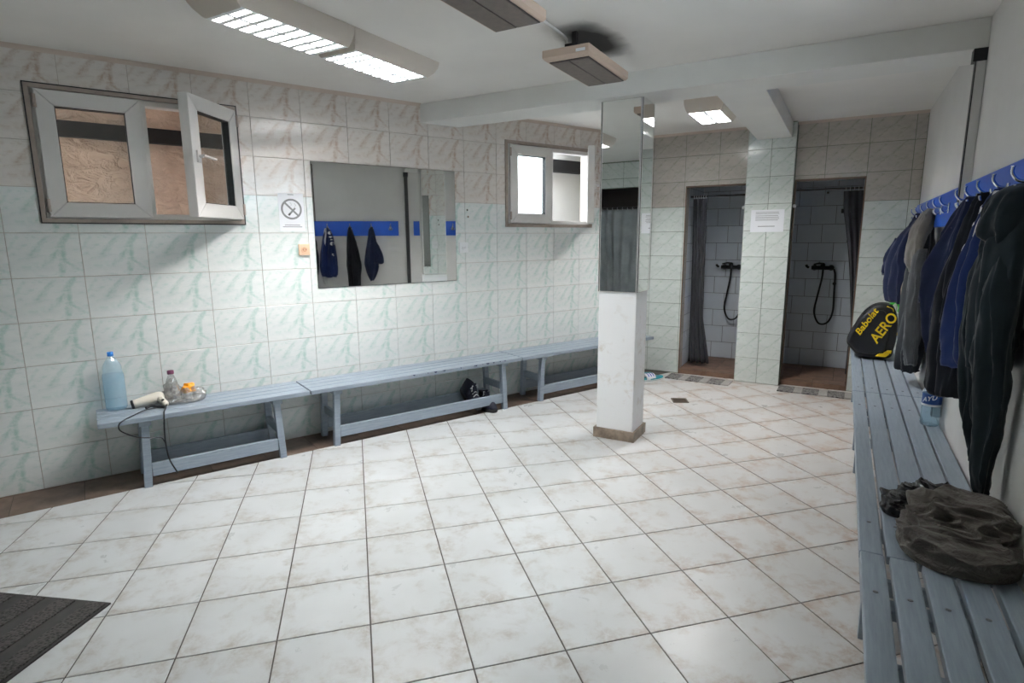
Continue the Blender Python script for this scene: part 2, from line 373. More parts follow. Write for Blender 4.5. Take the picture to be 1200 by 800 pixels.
def slab(xs, zs, keep, y0, y1):
    """rectilinear slab from grid cells; keep(i,j) tells which cells are solid"""
    m = MB(); idx = {}
    def vi(i, j, k):
        q = (i, j, k)
        if q not in idx: idx[q] = len(m.v); m.v.append((xs[i], (y0, y1)[k], zs[j]))
        return idx[q]
    nx, nz = len(xs)-1, len(zs)-1
    K = lambda i, j: 0 <= i < nx and 0 <= j < nz and keep(i, j)
    for i in range(nx):
        for j in range(nz):
            if not K(i, j): continue
            m.f.append((vi(i, j, 0), vi(i+1, j, 0), vi(i+1, j+1, 0), vi(i, j+1, 0)))
            m.f.append((vi(i, j, 1), vi(i, j+1, 1), vi(i+1, j+1, 1), vi(i+1, j, 1)))
            if not K(i-1, j): m.f.append((vi(i, j, 0), vi(i, j+1, 0), vi(i, j+1, 1), vi(i, j, 1)))
            if not K(i+1, j): m.f.append((vi(i+1, j, 0), vi(i+1, j, 1), vi(i+1, j+1, 1), vi(i+1, j+1, 0)))
            if not K(i, j-1): m.f.append((vi(i, j, 0), vi(i, j, 1), vi(i+1, j, 1), vi(i+1, j, 0)))
            if not K(i, j+1): m.f.append((vi(i, j+1, 0), vi(i+1, j+1, 0), vi(i+1, j+1, 1), vi(i, j+1, 1)))
    return m
def rect_slab(x0, x1, z0, z1, holes, y0, y1):
    xs = sorted({x0, x1, *[min(max(h[k], x0), x1) for h in holes for k in (0, 1)]}); zs = sorted({z0, z1, *[min(max(h[k], z0), z1) for h in holes for k in (2, 3)]})
    def keep(i, j):
        cx, cz = (xs[i]+xs[i+1])/2, (zs[j]+zs[j+1])/2
        return not any(h[0] < cx < h[1] and h[2] < cz < h[3] for h in holes)
    return slab(xs, zs, keep, y0, y1)
def chamfer_tile(w, h, y0, c=.0016):
    """front at y=-thickness, facing -Y"""
    m = MB(); a, b = w/2, h/2
    R = lambda e, y: [(-a+e, y, -b+e), (a-e, y, -b+e), (a-e, y, b-e), (-a+e, y, b-e)]
    m.quadgrid([R(0, 0), R(0, y0+c*.6), R(c, y0)]); return m
def tile_wall(parent, x0, x1, z0, z1, ox, oz, tw, th, holes, matf, gap=.003, thick=.006, skip=None, bond=0, name='tile'):
    cache = {}
    j = math.floor((z0-oz)/th+1e-6)
    while oz+j*th < z1-.004:
        zb, zt = max(oz+j*th, z0), min(oz+(j+1)*th, z1)
        o2 = ox+(bond*tw if j % 2 else 0)
        i = math.floor((x0-o2)/tw+1e-6)
        while o2+i*tw < x1-.004:
            xl, xr = max(o2+i*tw, x0), min(o2+(i+1)*tw, x1)
            cx, cz = o2+(i+.5)*tw, oz+(j+.5)*th
            L, Rr, B, T = xl+gap/2, xr-gap/2, zb+gap/2, zt-gap/2
            i += 1
            if Rr-L < .006 or T-B < .006: continue
            hs = [h for h in holes if h[0] < Rr and h[1] > L and h[2] < T and h[3] > B]
            mat = matf(cx, cz)
            if not hs:
                key = (round(L-cx, 4), round(Rr-cx, 4), round(B-cz, 4), round(T-cz, 4), mat)
                if key not in cache:
                    t = chamfer_tile(Rr-L, T-B, -thick); t.xf(Matrix.Translation(((L+Rr)/2-cx, 0, (B+T)/2-cz))); cache[key] = t.mesh(name, mat)
                me = cache[key]
            else:
                m = rect_slab(L-cx, Rr-cx, B-cz, T-cz, [(h[0]-cx, h[1]-cx, h[2]-cz, h[3]-cz) for h in hs], -thick, 0)
                if not m.f: continue
                me = m.mesh(name, mat)
            o = link(name, me, parent); o.location = (cx, 0, cz)
        j += 1
def fract(p, s=0): return noise.fractal(Vector(p)+Vector((s*7.3, s*3.1, s*1.7)), .8, 2.1, 5)
# ------------------------------------------------------------------ the room
L0 = Vector((-3.878, 1.709, 0)); LD = Vector((.40326, .91508, 0)); LN = Vector((.91508, -.40326, 0)); LA = math.atan2(LD.y, LD.x)
RX, FY, BY, CZ, BZ = .525, 6.16, -.25, 2.48, 2.34
def LP(s, d, z=0): return L0+LD*s+LN*d+Vector((0, 0, z))
def sof(y): return (y-L0.y)/LD.y
W1 = (-.167, .905, 1.543, 2.300); W2 = (3.054, 4.110, 1.545, 2.290)

# floor
PL0, PL1 = LP(sof(BY-1.3), -.16), LP(sof(7.3), -.16)
base_poly = [(PL0.x, PL0.y), (RX+.2, BY-1.3), (RX+.2, 7.3), (PL1.x, 7.3)]
fl = MB().prism(base_poly, -.15, -.0035).build('floor', 'grout_floor'); tag(fl, 'diagonal pale tiled floor with dark joints', kind='structure')
fl['label'] = 'pale tiled floor laid diagonally with dark joints'
def clip(poly, p, n):
    out = []
    for i in range(len(poly)):
        a, b = poly[i], poly[(i+1) % len(poly)]
        da, db = (a-p).dot(n), (b-p).dot(n)
        if da >= 0: out.append(a)
        if (da > 0) != (db > 0) and abs(da-db) > 1e-9: out.append(a+(b-a)*(da/(da-db)))
    return out
V2 = lambda x, y: Vector((x, y, 0))
S = .333; G0 = Vector((.012*0, 0, 0)); q = math.sqrt(.5)
GCX, GCY = .0355*S, -7.1295*S
def g2w(gx, gy): x, y = gx-GCX, gy-GCY; return V2((x-y)*q, (x+y)*q)
planes = [(LP(0, .342), LN), (V2(RX-.004, 0), V2(-1, 0)), (V2(0, BY+.004), V2(0, 1)), (V2(0, FY-.004), V2(0, -1))]
ga, gb = .0028, .0024
full_mesh = None; cnt = 0
def flat_tile(poly, top, name, mat, c=.0014):
    cx = sum(p.x for p in poly)/len(poly); cy = sum(p.y for p in poly)/len(poly)
    m = MB(); m.quadgrid([[(p.x, p.y, -.003) for p in poly], [(p.x, p.y, top-c*.6) for p in poly], [(p.x+(cx-p.x)*c/.17, p.y+(cy-p.y)*c/.17, top) for p in poly]])
    return m.mesh(name, mat)
ROTG = Matrix.Rotation(PI/4, 4, 'Z')
for i in range(-12, 22):
    for j in range(-16, 12):
        c = g2w((i+.5)*S, (j+.5)*S)
        corners = [(i*S+ga, j*S+gb), ((i+1)*S-ga, j*S+gb), ((i+1)*S-ga, (j+1)*S-gb), (i*S+ga, (j+1)*S-gb)]
        poly = [g2w(*p) for p in corners]; n0 = list(poly)
        for p, n in planes: poly = clip(poly, p, n) if len(poly) > 2 else []
        if len(poly) < 3: continue
        area = abs(sum(poly[k].x*poly[(k+1) % len(poly)].y-poly[(k+1) % len(poly)].x*poly[k].y for k in range(len(poly))))/2
        if area < .0006: continue
        if min((a-b).length for a in poly for b in poly if a is not b) < 1e-4:
            pp = [];
            for a in poly:
                if not pp or min((a-b).length for b in pp) > 1e-4: pp.append(a)
            poly = pp
            if len(poly) < 3: continue
        inv = ROTG.inverted()
        loc = [inv @ (p-c) for p in poly]
        if area > .995*(S-2*ga)*(S-2*gb) and len(poly) == 4:
            if full_mesh is None: full_mesh = flat_tile(loc, 0, 'tile', 'tile_floor')
            me = full_mesh
        else: me = flat_tile(loc, 0, 'tile', 'tile_floor')
        o = link('tile', me, fl); o.location = c; o.rotation_euler = (0, 0, PI/4)
# darker border tiles along the left wall
bt = None; k = 0; s = sof(BY)+.02
while s < sof(FY)-.15:
    poly = [V2(-.163, -.167), V2(.163, -.167), V2(.163, .167), V2(-.163, .167)]
    if bt is None: bt = flat_tile(poly, -.0004, 'border_tile', 'tile_border')
    o = link('border_tile', bt, fl); o.location = LP(s+.165, .171); o.rotation_euler = (0, 0, LA); s += .330

# left wall with its two windows
def wall(name, loc, rz, x0, x1, z0, z1, holes, thick, mat, label):
    o = rect_slab(x0, x1, z0, z1, holes, 0, thick).build(name, mat); o.location = loc; o.rotation_euler = (0, 0, rz)
    return tag(o, label, kind='structure')
wl = wall('wall_left', L0, LA, sof(BY-1.3), sof(7.3), -.1, CZ, [W1, W2], .16, 'grout_wall', 'marbled tile wall with two high windows and a mirror')
tile_wall(wl, sof(BY)+.01, sof(FY)-.01, 0, 2.462, -.003, -.015, TW, TH, [W1, W2], lambda x, z: 'tile_brown' if z > 1.742 else 'tile_green')
# far wall with the two shower openings
D1 = (-1.460, -.880, 0, 1.950); D2 = (-.455, .110, 0, 1.960)
wf = wall('wall_far', (0, FY, 0), 0, -2.45, RX+.2, -.1, CZ, [(*D1[:2], -.2, D1[3]), (*D2[:2], -.2, D2[3])], .12, 'grout_green', 'marbled tile wall with two open shower doorways')
farmat = lambda x, z: 'tile_sand' if z > 1.75 else 'tile_pale'
tile_wall(wf, -1.925, -.885, 0, 2.462, -1.148-.33*5, .003, .330, .2498, [D1], farmat, .004)
tile_wall(wf, -.462, RX-.002, 0, 2.462, .113-.33*5, .003, .330, .2498, [D2], farmat, .004)
for D in (D1, D2):
    MB().box((D[0]-.004, -.009, 0), (D[0]+.006, .004, D[3])).build('door_edging', 'edge_brown', wf)
    MB().box((D[1]-.006, -.009, 0), (D[1]+.004, .004, D[3])).build('door_edging', 'edge_brown', wf)
    MB().box((D[0]-.004, -.009, D[3]-.008), (D[1]+.004, .004, D[3]+.008)).build('door_edging', 'edge_brown', wf)
    for k in range(8):
        z0, z1 = k*.2498+.003, min(k*.2498+.2498, D[3]-.009)
        MB().box((D[0], .006, z0), (D[0]+.005, .12, z1)).build('reveal_tile', 'tile_sand', wf)
        MB().box((D[1]-.005, .006, z0), (D[1], .12, z1)).build('reveal_tile', 'tile_sand', wf)
    MB().box((D[0]+.006, .006, D[3]-.005), (D[1]-.006, .12, D[3])).build('reveal_tile', 'tile_sand', wf)
# tiled pier between the doorways
pr = MB().box((-.876, 0, 0), (-.469, .21, CZ)).build('wall_pier', 'grout_green'); pr.location = (0, 6.078, 0); tag(pr, 'pale tiled pier between the two shower doorways', kind='structure')
tile_wall(pr, -.880, -.465, 0, 2.475, -.67-.206*3, .003, .206, .2498, [], lambda x, z: 'tile_pale', .004, .008)
for sx, rz, x in ((-1, -PI/2, -.876), (1, PI/2, -.469)):
    side = thing('wall_pier_side', (0, 0, 0), None, None); side.parent = pr
    side.location = (x, 0, 0); side.rotation_euler = (0, 0, rz); side.name = 'pier_side'
    a = (-.084, -.001) if sx < 0 else (.001, .084)
    j = 0
    while j*.2498 < 2.33:
        t = chamfer_tile(.082, min(.2458, 2.475-j*.2498-.004), -.004).mesh('tile', 'tile_pale'); o = link('tile', t, side)
        o.location = ((a[0]+a[1])/2, 0, .003+j*.2498+.125 if j < 9 else .003+j*.2498+.113); j += 1
# right wall with the window outside the frame
W3 = (-2.570, -1.500, 1.690, 2.430)
wr = wall('wall_right', (RX, 0, 0), -PI/2, -7.3, 1.6, -.1, CZ, [W3], .2, 'plaster_wall', 'plain white plaster wall behind the hanging clothes')
# wall behind the camera with a curtained opening
D4 = (2.22, 3.46, 0, 2.13)
wb = wall('wall_back', (0, BY, 0), PI, -RX-.2, 5.4, -.1, CZ, [(*D4[:2], -.2, D4[3])], .12, 'grout_green', 'tiled wall behind the camera with a curtained opening')
tile_wall(wb, 1.30, 4.70, 0, 2.47, .1, .003, .330, .2498, [D4], lambda x, z: 'tile_pale', .006)
ab = rect_slab(1.9, 4.0, -.1, 2.5, [], .9, 1.0).build('wall_alcove', 'tile_grey'); ab.location = (0, BY, 0); ab.rotation_euler = (0, 0, PI); tag(ab, 'grey back wall of the curtained alcove', kind='structure')
for x in (2.08, 3.5):
    w = MB().box((x, .12, -.1), (x+.1, .9, 2.5)).build('wall_alcove_side', 'tile_grey'); w.location = (0, BY, 0); w.rotation_euler = (0, 0, PI); tag(w, 'grey side wall of the curtained alcove', kind='structure')
w = MB().box((2.08, .12, 2.3), (3.6, .9, 2.4)).build('ceiling_alcove', 'tile_grey'); w.location = (0, BY, 0); w.rotation_euler = (0, 0, PI); tag(w, 'grey ceiling of the curtained alcove', kind='structure')

# ceiling, beams, coving
ce = MB().prism(base_poly, CZ, CZ+.15).build('ceiling', 'plaster_ceiling'); tag(ce, 'white plaster ceiling with two dropped beams', kind='structure')
xa, xb = LP(sof(3.76), -.05).x, LP(sof(4.08), -.05).x
MB().prism([(xa, 3.76), (RX, 3.76), (RX, 4.08), (xb, 4.08)], BZ, CZ).build('beam', 'plaster_beam', ce, bevel=.004)
MB().box((-.80, 4.08, BZ+.001), (-.505, 6.069, CZ)).build('beam', 'plaster_beam', ce, bevel=.004)
def coving(p, q, n):
    p, q, n = Vector(p), Vector(q), Vector(n); z = Vector((0, 0, 1)); ring = lambda c: [c, c+n*.024, c+n*.010-z*.010, c-z*.022]
    MB().quadgrid([ring(p), ring(q)]).build('coving', 'coving', ce)
coving(LP(sof(BY), .007, CZ), LP(sof(3.76), .007, CZ), LN); coving(LP(sof(4.08), .007, CZ), LP(sof(FY), .007, CZ), LN)
coving((-1.91, FY-.007, CZ), (-.80, FY-.007, CZ), (0, -1, 0)); coving((-.505, FY-.007, CZ), (RX, FY-.007, CZ), (0, -1, 0))

# shower stalls
def stall(n, x0, x1, zc, lab):
    y1 = 6.98
    w = rect_slab(x0-.02, x1+.02, -.1, zc, [], 0, .12).build('wall_shower_%d' % n, 'grout_shower'); w.location = (0, y1, 0); tag(w, lab+' back wall', kind='structure')
    tile_wall(w, x0, x1, .05, zc, -1.287, .045, .2355, .1905, [], lambda x, z: 'tile_shower', .005, .005, bond=.5)
    for side, x, rz in (('left', x0, PI/2), ('right', x1, -PI/2)):
        a, b = (6.28, y1) if side == 'left' else (-y1, -6.28)
        w = rect_slab(a, b, -.1, zc, [], 0, .06).build('wall_shower_%d_%s' % (n, side), 'grout_shower'); w.location = (x, 0, 0); w.rotation_euler = (0, 0, rz); tag(w, lab+' %s side wall' % side, kind='structure')
        tile_wall(w, a, b, .05, zc, a, .045, .2355, .1905, [], lambda x, z: 'tile_shower', .005, .005, bond=.5)
    c = MB().box((x0-.06, 6.28, zc), (x1+.06, y1+.12, zc+.1)).build('ceiling_shower_%d' % n, 'plaster_ceiling'); tag(c, lab+' ceiling', kind='structure')
    D = D1 if n == 1 else D2
    f = MB().box((x0-.02, 6.28, -.1), (x1+.02, y1, .044)).box((D[0]+.004, FY-.006, -.1), (D[1]-.004, 6.28, .044)).build('floor_shower_%d' % n, 'grout_floor'); tag(f, lab+' raised brown floor', kind='structure')
    fm = {}
    for a, b, y0, y2 in [(D[0]+.006, D[1]-.006, FY-.004, 6.34)]+[(x0, x1, 6.34, 6.66), (x0, x1, 6.66, y1-.006)]:
        nn = max(2, round((b-a)/.3))
        for k in range(nn):
            w_, h_ = (b-a)/nn-.004, y2-y0-.004
            me = MB().box((-w_/2, -h_/2, 0), (w_/2, h_/2, .006)).mesh('tile', 'tile_shower_floor')
            o = link('tile', me, f); o.location = (a+(k+.5)*(b-a)/nn, (y0+y2)/2, .044)
    for k in range(2):
        w_ = (D[1]-D[0]-.012)/2-.004
        o = link('step_tile', MB().box((-w_/2, -.006, 0), (w_/2, 0, .044)).mesh('step_tile', 'tile_shower_floor'), f); o.location = (D[0]+.006+(k+.5)*(w_+.004), FY-.006, .001)
stall(1, -1.46, -.74, 2.2, 'shower stall left of the pier'); stall(2, -.60, .30, 2.2, 'shower stall right of the pier')

# window wells outside the left wall, layout made up for the daylight they give
def well(n, s0, s1, d1, top, mat, lab, ends=True):
    o = thing('wall_outside_%d' % n, L0, lab, None, LA, kind='structure'); d0 = .16
    MB().box((s0-.1, d1, 1.2), (s1+.1, d1+.1, top)).build('stucco_wall', mat, o)
    if ends:
        MB().box((s0-.1, d0, 1.2), (s0, d1, top)).build('stucco_wall', mat, o)
        MB().box((s1, d0, 1.2), (s1+.1, d1, top)).build('stucco_wall', mat, o)
    MB().box((s0, d0, 1.2), (s1, d1, 1.32)).build('well_bottom', mat, o)
    return o
e1 = well(1, -1.05, 1.85, .75, 2.62, 'stucco', 'rough stucco wall outside the nearer window, with an added roof', False)  # ends left open so daylight washes the stucco evenly
MB().box((-1.05, .16, 2.52), (1.85, .75, 2.62)).build('shade_slab', 'stucco', e1)  # unseen roof added to cut the daylight from above
MB().box((-1.05, .69, 2.125), (1.85, .75, 2.225)).build('steel_rail', 'dark_steel', e1)
e2 = well(2, 2.20, 4.95, 1.25, 2.75, 'stucco_lit', 'light well outside the window by the pillar, stucco paled as if brightly lit')
MB().box((3.90, .50, 1.32), (4.95, .62, 2.75)).build('added_return', 'stucco_lit', e2)  # nearer wall added so the right opening looks darker
MB().box((3.90, .16, 2.50), (4.95, .50, 2.56)).build('shade_slab', 'stucco_lit', e2)  # unseen cover added to shade the return wall
MB().box((3.90, .42, 2.12), (4.95, .50, 2.24)).build('steel_rail', 'dark_steel', e2)

# windows
def ring(m, x0, x1, z0, z1, w, y0, y1):
    m.box((x0, y0, z0), (x1, y1, z0+w)); m.box((x0, y0, z1-w), (x1, y1, z1)); m.box((x0, y0, z0+w), (x0+w, y1, z1-w)); m.box((x1-w, y0, z0+w), (x1, y1, z1-w)); return m
def mitre_ring(x0, x1, z0, z1, w, y0, y1):
    m = MB(); O = [(x0, z0), (x1, z0), (x1, z1), (x0, z1)]; I = [(x0+w, z0+w), (x1-w, z0+w), (x1-w, z1-w), (x0+w, z1-w)]; e = .0006
    for k in range(4):
        n = (k+1) % 4; dx, dz = O[n][0]-O[k][0], O[n][1]-O[k][1]; L = math.hypot(dx, dz); dx, dz = dx/L*e, dz/L*e
        q = [(O[k][0]+dx, O[k][1]+dz), (O[n][0]-dx, O[n][1]-dz), (I[n][0]-dx, I[n][1]-dz), (I[k][0]+dx, I[k][1]+dz)]
        m.quadgrid([[(x, y0, z) for x, z in q], [(x, y1, z) for x, z in q]])
    return m
def sash(win, hx, sign, w, z0, h, ang, handle):
    """sash hinged at local x=hx reaching `sign` along x"""
    x0, x1 = (0, w) if sign > 0 else (-w, 0)
    s_ = mitre_ring(x0, x1, 0, h, .083, -.048, .012).build('sash', 'upvc', win, bevel=.004)
    s_.location = (hx, -.004 if ang else .020, z0); s_.rotation_euler = (0, 0, ang)
    g = MB().box((x0+.083, -.022, .083), (x1-.083, -.014, h-.083)).build('pane', 'window_glass', s_)
    ring(MB(), x0+.080, x1-.080, .080, h-.080, .007, -.040, .004).build('gasket', 'gasket', s_)
    if handle:
        cx = x0+.042 if sign < 0 else x1-.042
        MB().box((cx-.013, -.060, h*.5-.035), (cx+.013, -.047, h*.5+.035)).tube([(cx, -.06, h*.5), (cx, -.085, h*.5)], .009).bar((cx-.008, -.088, h*.5+.004), (cx+.115, -.088, h*.5-.004), .012, .020, (0, 1, 0)).build('handle', 'upvc', s_, bevel=.003)
    for zz in (.03, h-.10):
        hx_ = x0 if sign > 0 else x1
        MB().tube([(hx_, -.052, zz), (hx_, -.052, zz+.07)], .009, 8).build('hinge', 'upvc_border', s_)
    return s_
def window(n, loc, rz, R, angL, angR, lab, seal='gasket'):
    x0, x1, z0, z1 = R
    win = thing('window_%d' % n, loc, lab, None, rz, kind='structure')
    ring(MB(), x0+.002, x1-.002, z0+.002, z1-.002, .026, -.014, .10).build('border', 'upvc_border', win)
    ring(MB(), x0+.028, x1-.028, z0+.028, z1-.028, .034, .000, .075).box(((x0+x1)/2-.030, .0, z0+.06), ((x0+x1)/2+.030, .075, z1-.06)).build('frame', 'upvc', win, bevel=.004)
    ring(MB(), x0+.0005, x1-.0005, z0+.0005, z1-.0005, .006, -.017, -.002).build('seal', seal, win)
    w = (x1-x0)/2-.042; h = z1-z0-.070
    sash(win, x0+.047, 1, w, z0+.035, h, angL, False)
    sash(win, x1-.047, -1, w, z0+.035, h, angR, True)
    return win
window(1, L0, LA, W1, 0, math.radians(49), 'nearer white window with its right sash standing open')
window(2, L0, LA, W2, 0, math.radians(47), 'white window beside the pillar with its right sash open', 'upvc_border')
window(3, (RX, 0, 0), -PI/2, W3, 0, 0, 'closed white window above the hooks on the right wall')

# pillar
pi = MB().box((-1.490, 3.840, 0), (-1.215, 4.090, BZ)).build('pillar', 'plaster_pillar', bevel=.006); tag(pi, 'white square pillar with mirrors and a brown tile base', kind='structure')
MB().box((-1.507, 3.822, 0), (-1.198, 3.838, .075)).build('base_tile', 'base_tile', pi, bevel=.002)
MB().box((-1.213, 3.838, 0), (-1.198, 4.105, .075)).build('base_tile', 'base_tile', pi, bevel=.002)
MB().box((-1.507, 3.838, 0), (-1.492, 4.105, .075)).build('base_tile', 'base_tile', pi, bevel=.002)
MB().box((-1.492, 4.092, 0), (-1.213, 4.105, .075)).build('base_tile', 'base_tile', pi, bevel=.002)
def mirror(name, loc, rz, w, h, lab, edge=True):
    o = thing(name, loc, lab, 'mirror', rz)
    MB().box((-w/2, -.006, 0), (w/2, -.0015, h)).build('backing', 'mirror_edge', o)
    MB().box((-w/2+.002, -.0075, .002), (w/2-.002, -.006, h-.002)).build('glass', 'mirror_glass', o)
    if edge: ring(MB(), -w/2, w/2, 0, h, .004, -.009, -.005).build('rim', 'mirror_trim', o)
    return o
mirror('pillar_mirror', (-1.352, 3.840, 1.070), 0, .268, 1.268, 'tall narrow mirror on the front of the pillar')
mirror('pillar_mirror', (-1.215, 3.965, 1.070), PI/2, .244, 1.268, 'tall narrow mirror on the right side of the pillar')
mirror('pillar_mirror', (-1.490, 3.965, 1.070), -PI/2, .244, 1.268, 'tall narrow mirror on the pillar side facing the windows')
p = LP(1.948, .007, 1.096); mirror('wall_mirror', p, LA, 1.176, .893, 'large frameless mirror on the wall between the windows', False)
# ------------------------------------------------------------------ benches
def bench(name, loc, rz, L, planks, legs, lab, grp, H=.44, splay=.018, chips=False, screws=True, rails=True):
    """local x along the bench from 0 to L, y=0 at the wall, front towards -y"""
    o = thing(name, loc, lab, 'bench', rz, grp)
    for n, (a, b) in enumerate(planks):
        pl = MB().box((.002, -b, H-.030), (L-.002, -a, H)).build('plank', 'bench_paint', o, bevel=.004)
        if screws:
            me = None
            for x in legs:
                s_ = MB().lathe([(.004, 0), (.0075, .0005), (.006, .002), (.001, .0024)], (0, 0, 0), 10)
                me = me or s_.mesh('screw', 'screw', True)
                q = link('screw', me, pl); q.location = (x+.02, -(a+b)/2, H-.0005)
        if chips and n == len(planks)-1:
            random.seed(5)
            for k in range(16):
                x = L*(.42+.5*random.random()); w_ = random.uniform(.008, .035)
                c = [(x, -b-.0006, H-.004), (x+w_*.4, -b-.0006, H-.0015-random.random()*.002), (x+w_, -b-.0006, H-.004), (x+w_*.6, -b-.0006, H-.010-random.random()*.006)]
                MB().quadgrid([c, [(p[0], p[1]+.001, p[2]) for p in c]]).build('paint_chip', 'chipped_paint', pl)
    fd, bd = planks[-1][1]-.055, planks[0][0]+.035
    for k, x in enumerate(legs):
        sg = -1 if k == 0 else 1
        for d in (fd, bd):
            MB().bar((x+.02+sg*splay, -d, 0), (x+.02, -d, H-.060), .042, .042, (1, 0, 0)).build('leg', 'bench_paint', o, bevel=.003)
        MB().box((x-.012, -fd-.040, H-.060), (x+.052, -bd+.03, H-.030)).build('cross_bearer', 'bench_paint', o, bevel=.004)
        MB().box((x+.008, -fd+.02, .175), (x+.032, -bd-.02, .235)).build('side_rail', 'bench_paint', o, bevel=.003)
    if rails:
        x0, x1 = legs[0]+.03, legs[-1]+.01
        for d in (fd, bd): MB().box((x0, -d-.014, .060), (x1, -d+.014, .138)).build('long_rail', 'bench_paint', o, bevel=.003)
    return o
PLK = [(.045, .125), (.133, .213), (.221, .301), (.309, .400)]
def lbench(s0, s1, legs, lab, **k): return bench('bench', LP(s0, 0), LA, s1-s0, PLK, [x-s0 for x in legs], lab, 'grey slatted benches along the tiled wall', **k)
lbench(-.040, 1.135, (.165, .905), 'short grey slatted bench under the nearer window, holding the bottle and hair dryer', screws=False)
lbench(1.140, 2.935, (1.310, 2.745), 'long grey slatted bench below the wall mirror, with shoes under it', chips=True, screws=False)
lbench(2.940, 4.650, (3.180, 4.420), 'grey slatted bench partly behind the pillar', screws=False)
PRK = [(.004, .071), (.080, .157), (.166, .243), (.252, .327), (.336, .402)]
def rbench(y0, y1, legs, lab, pk=PRK, H=.44): # local x = -y
    return bench('bench', (RX-.004, y1, 0), -PI/2, y1-y0, pk, [y1-y-.02 for y in sorted(legs, reverse=True)], lab, 'grey slatted benches along the right wall', H)
rbench(4.315, 6.10, (5.75, 4.44), 'grey slatted bench at the far right carrying the racket bag')
rbench(2.045, 4.310, (3.96, 2.28), 'middle grey slatted bench on the right carrying the crumpled bags')
rbench(-.18, 2.038, (1.80, .10), 'nearest grey slatted bench at the bottom right corner', [(.004, .064), (.078, .150), (.164, .236), (.250, .320), (.334, .400)], .445)

# ------------------------------------------------------------------ lamps and heaters on the ceiling
def lamp(loc, L, taper, lab, cells=8, glow='tube_light'):
    """unit along y, centre at loc (ceiling height); taper = (near, far)"""
    o = thing('ceiling_lamp', loc, lab, 'lamp', 0, 'fluorescent ceiling lamps')
    hw, bw, dz = .150, .118, -.100
    prof = [(hw, 0.), (hw-.002, -.035), (hw-.012, -.07), (bw+.008, dz+.006), (bw, dz)]
    for sx in (-1, 1):
        rows = []
        for x, z in prof:
            f = -z/.1
            rows.append([(sx*x, -L/2+taper[0]*f*f, z), (sx*x, L/2-taper[1]*f*f, z)])
        outer = rows; m = MB()
        m.quadgrid(outer, False, False); m.quadgrid([[(sx*(abs(p[0])-.004), p[1], p[2]) for p in r] for r in rows], False, False); m.build('housing_side', 'lamp_housing', o, True)
    for sy, tp in ((-1, taper[0]), (1, taper[1])):
        m = MB(); rows = []
        for x, z in prof:
            f = -z/.1; y = sy*(L/2-tp*f*f); rows.append([(-x, y, z), (x, y, z)])
        m.quadgrid(rows, False, False); m.quadgrid([[(p[0], p[1]-sy*.004, p[2]) for p in r] for r in rows], False, False); m.build('end_cap', 'lamp_housing', o, True)
    MB().box((-hw+.006, -L/2+.004, -.012), (hw-.006, L/2-.004, -.002)).build('reflector', 'lamp_reflector', o)
    y0, y1 = -L/2+taper[0], L/2-taper[1]
    for sx in (-1, 1):
        MB().tube([(sx*.056, y0+.02, -.050), (sx*.056, y1-.02, -.050)], .014, 12).build('tube', glow, o, True)
    MB().prism([(-.010, dz), (.010, dz), (.003, -.065), (-.003, -.065)], y0, y1).xf(Matrix(((1, 0, 0, 0), (0, 0, 1, 0), (0, 1, 0, 0), (0, 0, 0, 1)))).build('louver_spine', 'lamp_louver', o)
    for sx in (-1, 1): MB().box((sx*bw-.003, y0, dz), (sx*bw+.003, y1, dz+.030)).build('louver_side', 'lamp_louver', o)
    bl = None
    for k in range(cells+1):
        yy = y0+(y1-y0)*k/cells
        if bl is None: bl = MB().prism([(-.0135, dz+.001), (.0135, dz+.001), (.003, dz+.030), (-.003, dz+.030)], -bw, bw).xf(Matrix(((0, 0, 1, 0), (1, 0, 0, 0), (0, 1, 0, 0), (0, 0, 0, 1)))).mesh('louver_blade', 'lamp_louver')
        q = link('louver_blade', bl, o); q.location = (0, min(max(yy, y0+.0145), y1-.0145), 0)
    return o
lamp((-2.345, 1.935, CZ-.001), .70, (.085, .022), 'lit fluorescent ceiling lamp above the nearer window, front unit of the pair', glow='tube_light_dim')
lamp((-2.345, 2.632, CZ-.001), .69, (.022, .085), 'lit fluorescent ceiling lamp of the pair, rear unit towards the beam')
lamp((-1.015, 5.000, CZ-.001), .60, (.015, .060), 'lit fluorescent ceiling lamp behind the beam near the left shower doorway', 7, 'tube_light_far')
def heater(loc, L, lab):
    o = thing('ceiling_heater', loc, lab, 'heater', 0, 'radiant heaters on the ceiling')
    w = .128
    m = MB(); ring_ = lambda ww, l, z: [(-ww, -l, z), (ww, -l, z), (ww, l, z), (-ww, l, z)]
    m.quadgrid([ring_(w, L/2, .048), ring_(w, L/2, .012), ring_(w-.010, L/2-.010, .0)]).build('body', 'heater_body', o, bevel=.003)
    MB().box((-w+.020, -L/2+.045, -.003), (w-.020, L/2-.018, .001)).build('panel_frame', 'heater_border', o)
    for sx in (-1, 1):
        cx = sx*(w-.020)/2
        pn = MB().box((cx-(w-.028)/2, -L/2+.051, -.006), (cx+(w-.028)/2, L/2-.024, -.002)).build('panel', 'heater_panel', o)
    MB().box((w-.07, -L/2-.001, .016), (w-.02, -L/2+.001, .030)).build('badge', 'label_white', o)
    for yy in (-L/2+.12, L/2-.12): MB().box((-.012, yy-.012, .048), (.012, yy+.012, CZ-loc[2]-.001)).build('bracket', 'heater_border', o)
    MB().box((-.03, -L/2+.06, .048), (.04, -L/2+.16, .080)).build('junction_box', 'black_plastic', o)
    return o
heater((-1.290, 3.095, 2.330), .590, 'beige radiant heater hung under the ceiling nearest the pillar')
heater((-1.290, 2.040, 2.330), .590, 'beige radiant heater cut off by the top edge of the picture')
